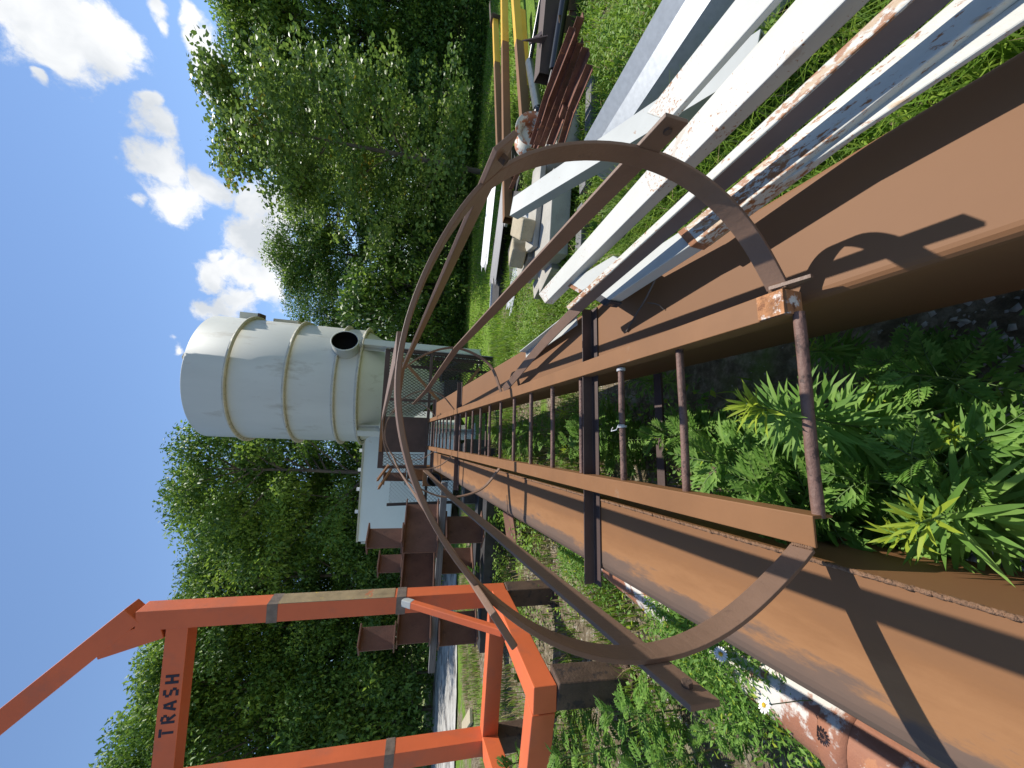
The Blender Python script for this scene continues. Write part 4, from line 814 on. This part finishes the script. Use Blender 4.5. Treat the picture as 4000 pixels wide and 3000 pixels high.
# undergrowth
shr = [make_tree('shrub', 41, 2.6, 1.5, .1, 90, 60, .13, LEAF, [.5, .4, .1], trunk_r=.04, clumpr=.4), make_tree('shrub', 42, 2.6, 1.4, .1, 90, 60, .12, LEAF, [.3, .45, .25], trunk_r=.04, clumpr=.4)]
SH = [(1640, 15.5, 560, 0, 'grey green shrub under the crossbar at the left edge'), (1540, 16, 640, 1, 'shrub above the gravel track, left of the near post'), (1460, 16, 700, 0, 'shrub at the tree foot just left of near orange post'), (1370, 16.5, 720, 1, 'dark shrub behind the upper left I-beam'), (1260, 16.5, 760, 0, 'shrub in the gloom behind I-beam stack'), (1180, 16, 740, 1, 'shrub beside the end of the white box'),
      (745, 15.5, 800, 1, 'bright shrub between the tank and the platform edge'), (690, 15.5, 720, 0, 'vine covered shrub right of the platform'), (620, 15.5, 740, 1, 'tall leafy shrub under the dark trees right of tank'), (545, 15.5, 800, 0, 'low shrub in shade left of the poplar trunk'), (460, 15.5, 860, 1, 'low shrub behind the poplar trunk'), (380, 15.5, 880, 0, 'shaded shrub right of the poplar trunk'), (290, 15.5, 880, 1, 'dark shrub under the poplar right branches'), (200, 15.5, 860, 0, 'shrub in deep shade at lawn edge right of poplar'), (100, 15.5, 850, 1, 'shrub at lawn edge near right border'), (10, 15.5, 840, 0, 'dark shrub at the right border'), (1100, 15, 770, 0, 'shrub behind the white box'), (900, 16, 780, 1, 'shrub behind the tank legs'), (-80, 15.5, 840, 1, 'shrub beyond right border')]
for (px, d, tX, k, lb_) in SH:
    o = put(shr[k], px, d, tX, lb_, 'shrubs along the foot of the trees', 1.0, 2.6); o['category'] = 'shrub'

# ---- weeds
def goldenrod(seed, H, nl_, name='tall_weed'):
    r = np.random.default_rng(seed); root = empty(name); z = np.linspace(.10, 1, nl_) ** 1.0 * H; th = np.arange(nl_) * 2.4 + r.normal(size=nl_) * .2
    el = np.where(z > .86 * H, r.uniform(.5, 1.25, nl_), r.uniform(-.15, .45, nl_) + (z / H) * .2)
    ax = np.stack([np.cos(th) * np.cos(el), np.sin(th) * np.cos(el), np.sin(el)], 1); nm_ = np.stack([-np.cos(th) * np.sin(el), -np.sin(th) * np.sin(el), np.cos(el)], 1) + r.normal(size=(nl_, 3)) * .12
    bend = .07 * H; stem = lambda q: np.stack([bend * (q / H) ** 2, .3 * bend * np.sin(q / H * 3), q], 1)
    ln = np.interp(z / H, [0, .35, .8, 1], [.08, .14, .11, .06]) * r.uniform(.75, 1.15, nl_); c = stem(z)
    # two segment lance leaves
    sd = np.cross(ax, nm_); sd /= np.linalg.norm(sd, axis=1, keepdims=True); w = ln * .05; L_ = ln[:, None]; w = w[:, None]
    dr = np.array([0, 0, -1.0]) * (L_ * .16)
    v = np.stack([c, c + ax * L_ * .4 + sd * w + nm_ * w * .35, c + ax * L_ * .4, c + ax * L_ * .4 - sd * w + nm_ * w * .35, c + ax * L_ * .75 + sd * w * .7 + dr * .4, c + ax * L_ * .75 - sd * w * .7 + dr * .4, c + ax * L_ + dr], 1)
    t = np.array([[0, 1, 2], [0, 2, 3], [1, 4, 2], [2, 4, 5], [2, 5, 3], [4, 6, 5]]); f = (t[None] + (np.arange(nl_) * 7)[:, None, None]).reshape(-1, 3)
    mi = np.where(z > .88 * H, 2, np.where(r.random(nl_) < .5, 1, 0)); raw('foliage', v.reshape(-1, 3), f, np.repeat(mi, 6), WEED, root)
    m = MB(); q = np.linspace(0, H, 8); m.tube(list(stem(q)), list(np.linspace(.006, .002, 8)), 7); m.build('stem', STEMM, root); return root
def ragweed(seed, H, n, name='feathery_weed', leaf=.16):
    r = np.random.default_rng(seed); root = empty(name); C_ = []; A_ = []; N_ = []; Ls = []; Wd_ = []; mi = []
    m = MB(); m.tube([(0, 0, 0), (.01, .01, H * .5), (.03, 0, H)], [.005, .004, .002], 6)
    for i in range(n):
        z = H * (.12 + .88 * i / n); th = i * 2.4 + r.normal() * .3; el = r.uniform(.0, .7) if z < .8 * H else r.uniform(.6, 1.2); L_ = leaf * np.interp(z / H, [0, .5, 1], [.7, 1.1, .55])
        a = np.array([math.cos(th) * math.cos(el), math.sin(th) * math.cos(el), math.sin(el)]); s_ = np.array([-math.sin(th), math.cos(th), 0]); nn = np.cross(a, s_); b0_ = np.array([.03 * z / H, 0, z])
        for j in range(7):
            u = .25 + .75 * j / 6; p_ = b0_ + a * L_ * u + np.array([0, 0, -.25 * L_ * u * u]); wl = L_ * .42 * math.sin(math.pi * min(1, .2 + .75 * u))
            for sg in ((1, -1) if j < 6 else (0,)):
                dr = unit(a * .8 + s_ * sg) if sg else a
                C_.append(p_); A_.append(dr); N_.append(nn + r.normal(size=3) * .15); Ls.append(max(.02, wl)); Wd_.append(max(.008, wl * .30)); mi.append(0 if r.random() < .55 else 1)
                if sg and wl > .03:
                    for s2 in (.8, -.8):
                        C_.append(p_ + dr * wl * .45); A_.append(unit(dr + np.cross(nn, dr) * s2)); N_.append(nn); Ls.append(wl * .45); Wd_.append(wl * .17); mi.append(mi[-1])
        m.tube([b0_, b0_ + a * L_ * .5 + [0, 0, -.06 * L_], b0_ + a * L_ + [0, 0, -.25 * L_]], [.002, .0015, .0008], 4)
    v, f, k = leaves(np.array(C_), np.array(A_), np.array(N_), np.array(Ls), np.array(Wd_)); raw('foliage', v, f, np.repeat(np.array(mi), k), WEED, root); m.build('stem', STEMM, root); return root
def place(o, xy, rz, sc_, label, group, cat='weed', z=0.0): o.location = (xy[0], xy[1], z); o.rotation_euler = (0, 0, rz); o.scale = (sc_, sc_, sc_); tag(o, label, cat, group); return o
gA = goldenrod(51, .64, 300); gB = goldenrod(52, .40, 120); rA = ragweed(53, .40, 22); rB = ragweed(54, .5, 30)
GW = 'tall lance leaved weeds under the ladder'; RWg = 'feathery weeds growing round the steel'
place(gA, at(3720, 1705, z=0)[:2], 0, 1.06, 'tallest bright tipped weed standing up through the near rungs', GW)
i_ = 0
for (X_, Y_, z_, rz, s_, lb_) in ((3900, 1730, .10, 1, .8, 'lance leaved weed at the very bottom between the beams'), (2890, 1800, .2, 2, .8, 'smaller lance leaved weed beside the left rail, bright tip'), (3750, 2040, .10, 3, 1.0, 'dark lance leaved weed hugging the left beam'), (2560, 1480, .1, 2, .9, 'lance leaved weed shaded by the right beam'), (3300, 1380, .05, 4, .7, 'small shaded lance leaved weed by the near right beam'), (2230, 1760, .15, 5, .9, 'lance leaved weed under the sixth rung'), (3500, 1560, .08, 5, .7, 'lance leaved weed in front of the tallest one')):
    o = copy_tree(gB) if i_ else gB; i_ += 1; place(o, at(X_, Y_, z=z_ * 2)[:2], rz, s_, lb_, GW)
i_ = 0
for (X_, Y_, z_, rz, s_, lb_) in ((3280, 1960, .22, 0, 1.0, 'big feathery weed crowding the left beam under the near rung'), (2950, 1770, .2, 1, .8, 'feathery weed under the second rung'), (3550, 2080, .12, 2, .8, 'feathery weed casting toothed shade on the left beam'), (2750, 1690, .15, 3, .8, 'feathery weed behind the tallest weed'), (2450, 1650, .1, 4, .9, 'feathery weed under the third rung'), (2480, 1780, .12, 5, .7, 'feathery weed beside the left beam, past the cross member'), (3900, 1480, .05, 2, .6, 'creeping feathery weed at the bottom right'), (3650, 1430, .05, 4, .55, 'low creeping feathery weed by the right beam'), (2100, 1740, .1, 2, .9, 'feathery weed under the farther rungs')):
    o = copy_tree(rA) if i_ else rA; i_ += 1; place(o, at(X_, Y_, z=z_)[:2], rz, s_ * 1.3, lb_, RWg)
i_ = 0
for (X_, Y_, rz, s_, lb_) in ((2360, 2760, 0, .9, 'feathery weed beyond the near old post'), (2620, 2780, 1, .9, 'feathery weed left of the rusted pipe'), (2450, 2900, 3, 1.1, 'tall feathery weed at the left border by the old post'), (2200, 2930, 4, 1.2, 'bushy feathery weed behind the near old post'), (2700, 2950, 5, .9, 'feathery weed at the left border bottom'), (2120, 2640, 2, .7, 'feathery weed inside the orange base frame'), (2760, 2660, 3, .6, 'small feathery weed against the pipe'), (2900, 2850, 0, .6, 'small feathery weed by the bare pipe end'),
                              (1960, 2050, 3, 1.0, 'feathery weed by the far left beam end'), (1880, 2130, 2, 1.0, 'seed headed feathery weed below the I-beams'), (1930, 2230, 1, 1.0, 'feathery weed under the rusty plate'), (2000, 480, 1, .8, 'weed growing among the square tubes'), (2030, 310, 3, .8, 'weed sprouting beside the yellow tube'), (2420, 900, 1, .6, 'weed in the gap between channel and white tube'), (2650, 620, 2, .6, 'weed growing under the white tube by the trough')):
    o = copy_tree(rB) if i_ else rB; i_ += 1; place(o, at(X_, Y_, z=.1)[:2], rz, s_, lb_, RWg)
MORE = [(3350, 1900, 'A', .9, 'feathery weed right behind the nearest rung, left of centre'), (3480, 1980, 'A', 1.0, 'feathery weed spilling toward the left beam near the bottom'), (3150, 1880, 'A', .85, 'feathery weed rising past the left rail by the nearest rung'), (2850, 1730, 'A', .8, 'feathery weed between the first and second rungs'), (3680, 1900, 'A', .8, 'feathery weed low between the beams at the bottom'),
        (3050, 1740, 'G', .9, 'lance leaved weed close behind the tallest one'), (2700, 1720, 'G', .6, 'lance leaved weed under the second rung near the left rail'), (2480, 1730, 'A', 1.0, 'feathery weed past the cross member, centre'), (2330, 1740, 'A', .9, 'feathery weed past the cross member, by the left rail'), (2360, 1620, 'G', .9, 'lance leaved weed past the cross member, by the right rail'),
        (2180, 1700, 'A', 1.0, 'feathery weed under the middle rungs'), (2060, 1690, 'A', 1.1, 'feathery weed under the far rungs, centre'), (3950, 1980, 'G', .9, 'lance leaved weed at the bottom edge by the left beam'), (3850, 1850, 'A', .8, 'feathery weed at the bottom edge between the beams'), (3200, 1830, 'A', 1.05, 'feathery weed leaning on the stem of tallest weed')]
for n_, (X_, Y_, k_, s_, lb_) in enumerate(MORE):
    o = copy_tree(rA if k_ == 'A' else gB); place(o, at(X_, Y_, z=.14)[:2], n_ * 1.9, s_ * 1.3, lb_, RWg if k_ == 'A' else GW)
# daisies
def daisy():
    root = empty('daisy'); m = MB()
    for i in range(16):
        a = 2 * math.pi * i / 16; d = V([math.cos(a), math.sin(a), .05 * (-1) ** i]); s_ = V([-math.sin(a), math.cos(a), 0])
        m.add([d * .005, d * .014 + s_ * .003, d * .021 + s_ * .002, d * .022, d * .021 - s_ * .002, d * .014 - s_ * .003], [(0, 1, 2, 3), (0, 3, 4, 5)])
    fl = m.build('petals', PETAL, root); fl.location = (0, 0, .3); fl.rotation_euler = (.5, -.3, 0)
    m = MB(); m.lathe((0, 0, 0), [(.0065, -.001), (.006, .003), (.003, .005), (.0005, .0055)], 14); ds = m.build('disc', DISC, fl)
    m = MB(); m.tube([(.02, .01, 0), (.01, 0, .15), (0, 0, .3)], .0015, 5); m.build('stem', STEMM, root); return root
dz = daisy(); i_ = 0
for (X_, Y_, s_, lb_) in ((2815, 2555, 1.0, 'white daisy just outside the near hoop'), (2985, 2755, 1.0, 'white daisy over the rusted pipe, nearest the camera'), (2440, 2320, 1.0, 'white daisy past the cross member end'), (2515, 2380, .9, 'white daisy between cross member and pipe')):
    o = copy_tree(dz) if i_ else dz; i_ += 1; p_ = at(X_, Y_, z=.36); place(o, p_[:2] , i_ * 1.3, s_, lb_, 'daisies beside the left beam', 'flower', p_[2] - .3 * s_)

# ---- grass and ground cover
def inside_any(x, y):
    """footprints kept clear of grass"""
    m_ = np.zeros(len(x), bool)
    q = (np.stack([x, y, np.zeros_like(x)], 1) - LOW) @ LR
    m_ |= (q[:, 0] > .24) & (q[:, 0] < .58) & (q[:, 1] < 1.2) & (q[:, 1] > -2.2)
    m_ |= (q[:, 0] < -.3) & (q[:, 0] > -.65) & (q[:, 1] < 1.2) & (q[:, 1] > -2.2)
    return m_
def grass(name, label, n, xr, yr, hr, wr, mixp, seed, dens=None, bend=.5):
    r = np.random.default_rng(seed); x = r.uniform(*xr, n); y = r.uniform(*yr, n); keep = ~inside_any(x, y)
    nz = np.sin(x * 2.3 + 1.7 * np.sin(y * 1.1)) * np.sin(y * 1.9 + 1.3 * np.sin(x * 1.7)); 
    if dens is not None: keep &= r.random(n) < dens(x, y, nz)
    x, y, nz = x[keep], y[keep], nz[keep]; n = len(x); h = r.uniform(*hr, n) * (1 + .35 * nz); w = r.uniform(*wr, n); th = r.uniform(0, 6.28, n); b_ = h * r.uniform(.1, bend, n)
    d = np.stack([np.cos(th), np.sin(th), np.zeros(n)], 1); s_ = np.stack([-np.sin(th), np.cos(th), np.zeros(n)], 1) * w[:, None]; c = np.stack([x, y, np.full(n, -.01)], 1); z = np.array([0, 0, 1.0])
    mid = c + z * (h * .6)[:, None] + d * (b_ * .35)[:, None]; tip = c + z * (h * (1 - .25 * b_ / h))[:, None] + d * b_[:, None]
    v = np.stack([c - s_, c + s_, mid - s_ * .8, mid + s_ * .8, tip], 1).reshape(-1, 3); t = np.array([[0, 1, 3], [0, 3, 2], [2, 3, 4]]); f = (t[None] + (np.arange(n) * 5)[:, None, None]).reshape(-1, 3)
    mi = r.choice(3, size=n, p=mixp); o = raw(name, v, f, np.repeat(mi, 3), GRASS); tag(o, label, 'grass', kind='stuff'); return o
def d_right(x, y, nz):
    k = np.clip(.75 + .5 * nz, .1, 1); dirt = np.exp(-((y - 8.2 - .4 * np.sin(x)) / .9) ** 2); return k * (1 - .7 * dirt)
grass('lush_grass', 'lush bright green grass beside the right beam', 75000, (.2, 5.5), (1.2, 8.0), (.05, .17), (.003, .008), [.52, .44, .04], 61, d_right, .9)
grass('rank_grass', 'long dark grass growing up between the white steel lengths', 9000, (.6, 1.5), (.1, 2.4), (.10, .32), (.002, .005), [.7, .27, .03], 66, None, 1.0)
grass('lawn', 'short sunny lawn below the right tree line', 60000, (-1.0, 19), (7.5, 16.5), (.04, .10), (.006, .013), [.40, .50, .10], 62, lambda x, y, nz: np.clip(.8 + .3 * nz, 0, 1))
grass('yard_grass', 'patchy green and straw coloured grass left of the tower', 60000, (-7, 0), (2.2, 11), (.04, .14), (.003, .008), [.24, .16, .60], 63, lambda x, y, nz: np.clip(.30 + .6 * nz + .25 * (x > -1.8), .05, 1))
grass('weedy_grass', 'weedy grass tufts around the rusted pipe', 26000, (-3.6, -.9), (.4, 3.0), (.04, .16), (.002, .006), [.52, .33, .15], 64, lambda x, y, nz: np.clip(.5 + .7 * nz, .08, 1))
grass('ladder_grass', 'thin grass growing under the ladder', 16000, (-.9, .6), (1.0, 7.0), (.03, .16), (.002, .006), [.55, .22, .23], 65, lambda x, y, nz: np.clip(.4 + .6 * nz, .1, 1) * np.clip((y - 1.2) / 1.5, .15, 1))
# broad leaved ground cover
def cover(name, label, n, xr, yr, leaf, zr, seed, mats, mixp, dens=None):
    r = np.random.default_rng(seed); x = r.uniform(*xr, n); y = r.uniform(*yr, n); nz = np.sin(x * 3.3 + 1.7 * np.sin(y * 2.1)) * np.sin(y * 2.9 + 1.3 * np.sin(x * 2.7)); keep = ~inside_any(x, y)
    if dens is not None: keep &= r.random(n) < dens(x, y, nz)
    x, y, nz = x[keep], y[keep], nz[keep]; n = len(x); c = np.stack([x, y, r.uniform(*zr, n)], 1); ln = leaf * r.uniform(.5, 1.3, n)
    v, f, k = leaves(c, rndu(n, r) * [1, 1, .35], np.array([0, 0, 1.0]) + r.normal(size=(n, 3)) * .4, ln, ln * .6); o = raw(name, v, f, np.repeat(r.choice(3, size=n, p=mixp), k), mats); tag(o, label, 'ground cover', kind='stuff'); return o
cover('clover_cover', 'broad leaved green ground cover right of the white steel', 60000, (.6, 6.5), (.2, 6.0), .034, (.02, .13), 71, [GRASS[0], GRASS[1], WEED[1]], [.45, .35, .2], lambda x, y, nz: np.clip(.6 + .6 * nz, .1, 1))
cover('low_weeds', 'small leaved low weeds under the ladder', 9000, (-.6, .5), (.3, 6.8), .035, (.01, .15), 72, WEED, [.6, .32, .08], lambda x, y, nz: np.clip(.35 + .8 * nz - .55 * ((x > -.02) & (y < 1.5)), .03, 1))
cover('weed_leaves', 'small leaved weeds around the rusted pipe and old posts', 20000, (-4.2, -.85), (.4, 3.8), .03, (.01, .2), 73, WEED, [.5, .4, .1], lambda x, y, nz: np.clip(.35 + .9 * nz, .04, 1))
def along_pipe(n, seed):
    r = np.random.default_rng(seed); t = r.uniform(-.6, 1.8, n); o_r = r.normal(size=n) * .13 - .02; nrm2 = np.array([-dp[1], dp[0], 0])
    c = p0 * [1, 1, 0] + dp * t[:, None] + nrm2 * o_r[:, None] + np.array([0, 0, 1.0]) * (r.uniform(.14, .30, n) * np.clip(.75 + .3 * np.sin(t * 5), .3, 1))[:, None]
    keep = r.random(n) < np.clip(.55 + .6 * np.sin(t * 4.3 + 1), .04, 1) * np.clip((t + .45) / .45, .08, 1); return c[keep], r
c, r = along_pipe(26000, 76); ln = r.uniform(.012, .04, len(c)); v, f, k = leaves(c, rndu(len(c), r) * [1, 1, .8], np.array([0, 0, 1.0]) + r.normal(size=(len(c), 3)) * .6, ln, ln * .35)
tag(raw('pipe_weeds', v, f, np.repeat(r.choice(3, size=len(c), p=[.5, .4, .1]), k), WEED), 'fine leaved weeds grown over the rusted pipe', 'ground cover', kind='stuff')
cover('yard_weeds', 'green weeds below the I-beam stack', 8000, (-3.2, -.9), (3.6, 6.2), .05, (.01, .22), 74, [GRASS[0], GRASS[1], WEED[1]], [.5, .35, .15], lambda x, y, nz: np.clip(.3 + .9 * nz + .3 * (x > -2), .04, 1))
cover('tree_edge_weeds', 'dark tall weeds along the foot of the right tree line', 14000, (-1, 20), (14.2, 16.5), .16, (.05, .8), 75, LEAF, [.5, .4, .1])
# pebbles and dead litter
def pebbles(n, xr, yr, sr, seed, label):
    r = np.random.default_rng(seed); base = np.array([[1, 0, 0], [-1, 0, 0], [0, 1, 0], [0, -1, 0], [0, 0, 1], [0, 0, -1.0]]); T_ = np.array([[0, 2, 4], [2, 1, 4], [1, 3, 4], [3, 0, 4], [2, 0, 5], [1, 2, 5], [3, 1, 5], [0, 3, 5]])
    c = np.stack([r.uniform(*xr, n), r.uniform(*yr, n), np.zeros(n)], 1); s_ = r.uniform(*sr, n); v = base[None] * (s_[:, None] * r.uniform(.5, 1.3, (n, 3)))[:, None, :]
    v = v + r.normal(size=v.shape) * s_[:, None, None] * .18; th = r.uniform(0, 6.28, n); cs, sn = np.cos(th)[:, None], np.sin(th)[:, None]
    v = np.stack([v[..., 0] * cs - v[..., 1] * sn, v[..., 0] * sn + v[..., 1] * cs, v[..., 2] * .6], -1) + c[:, None, :]
    o = raw('pebbles', v.reshape(-1, 3), (T_[None] + (np.arange(n) * 6)[:, None, None]).reshape(-1, 3), np.zeros(n * 8, int), [STONE]); tag(o, label, 'pebbles', kind='stuff')
pebbles(9000, (-.5, .55), (.0, 3.0), (.005, .022), 81, 'limestone gravel in the shade under the ladder')
pebbles(3500, (-3.5, -.8), (.6, 5), (.004, .015), 82, 'pale gravel left of the tower around the pipe')
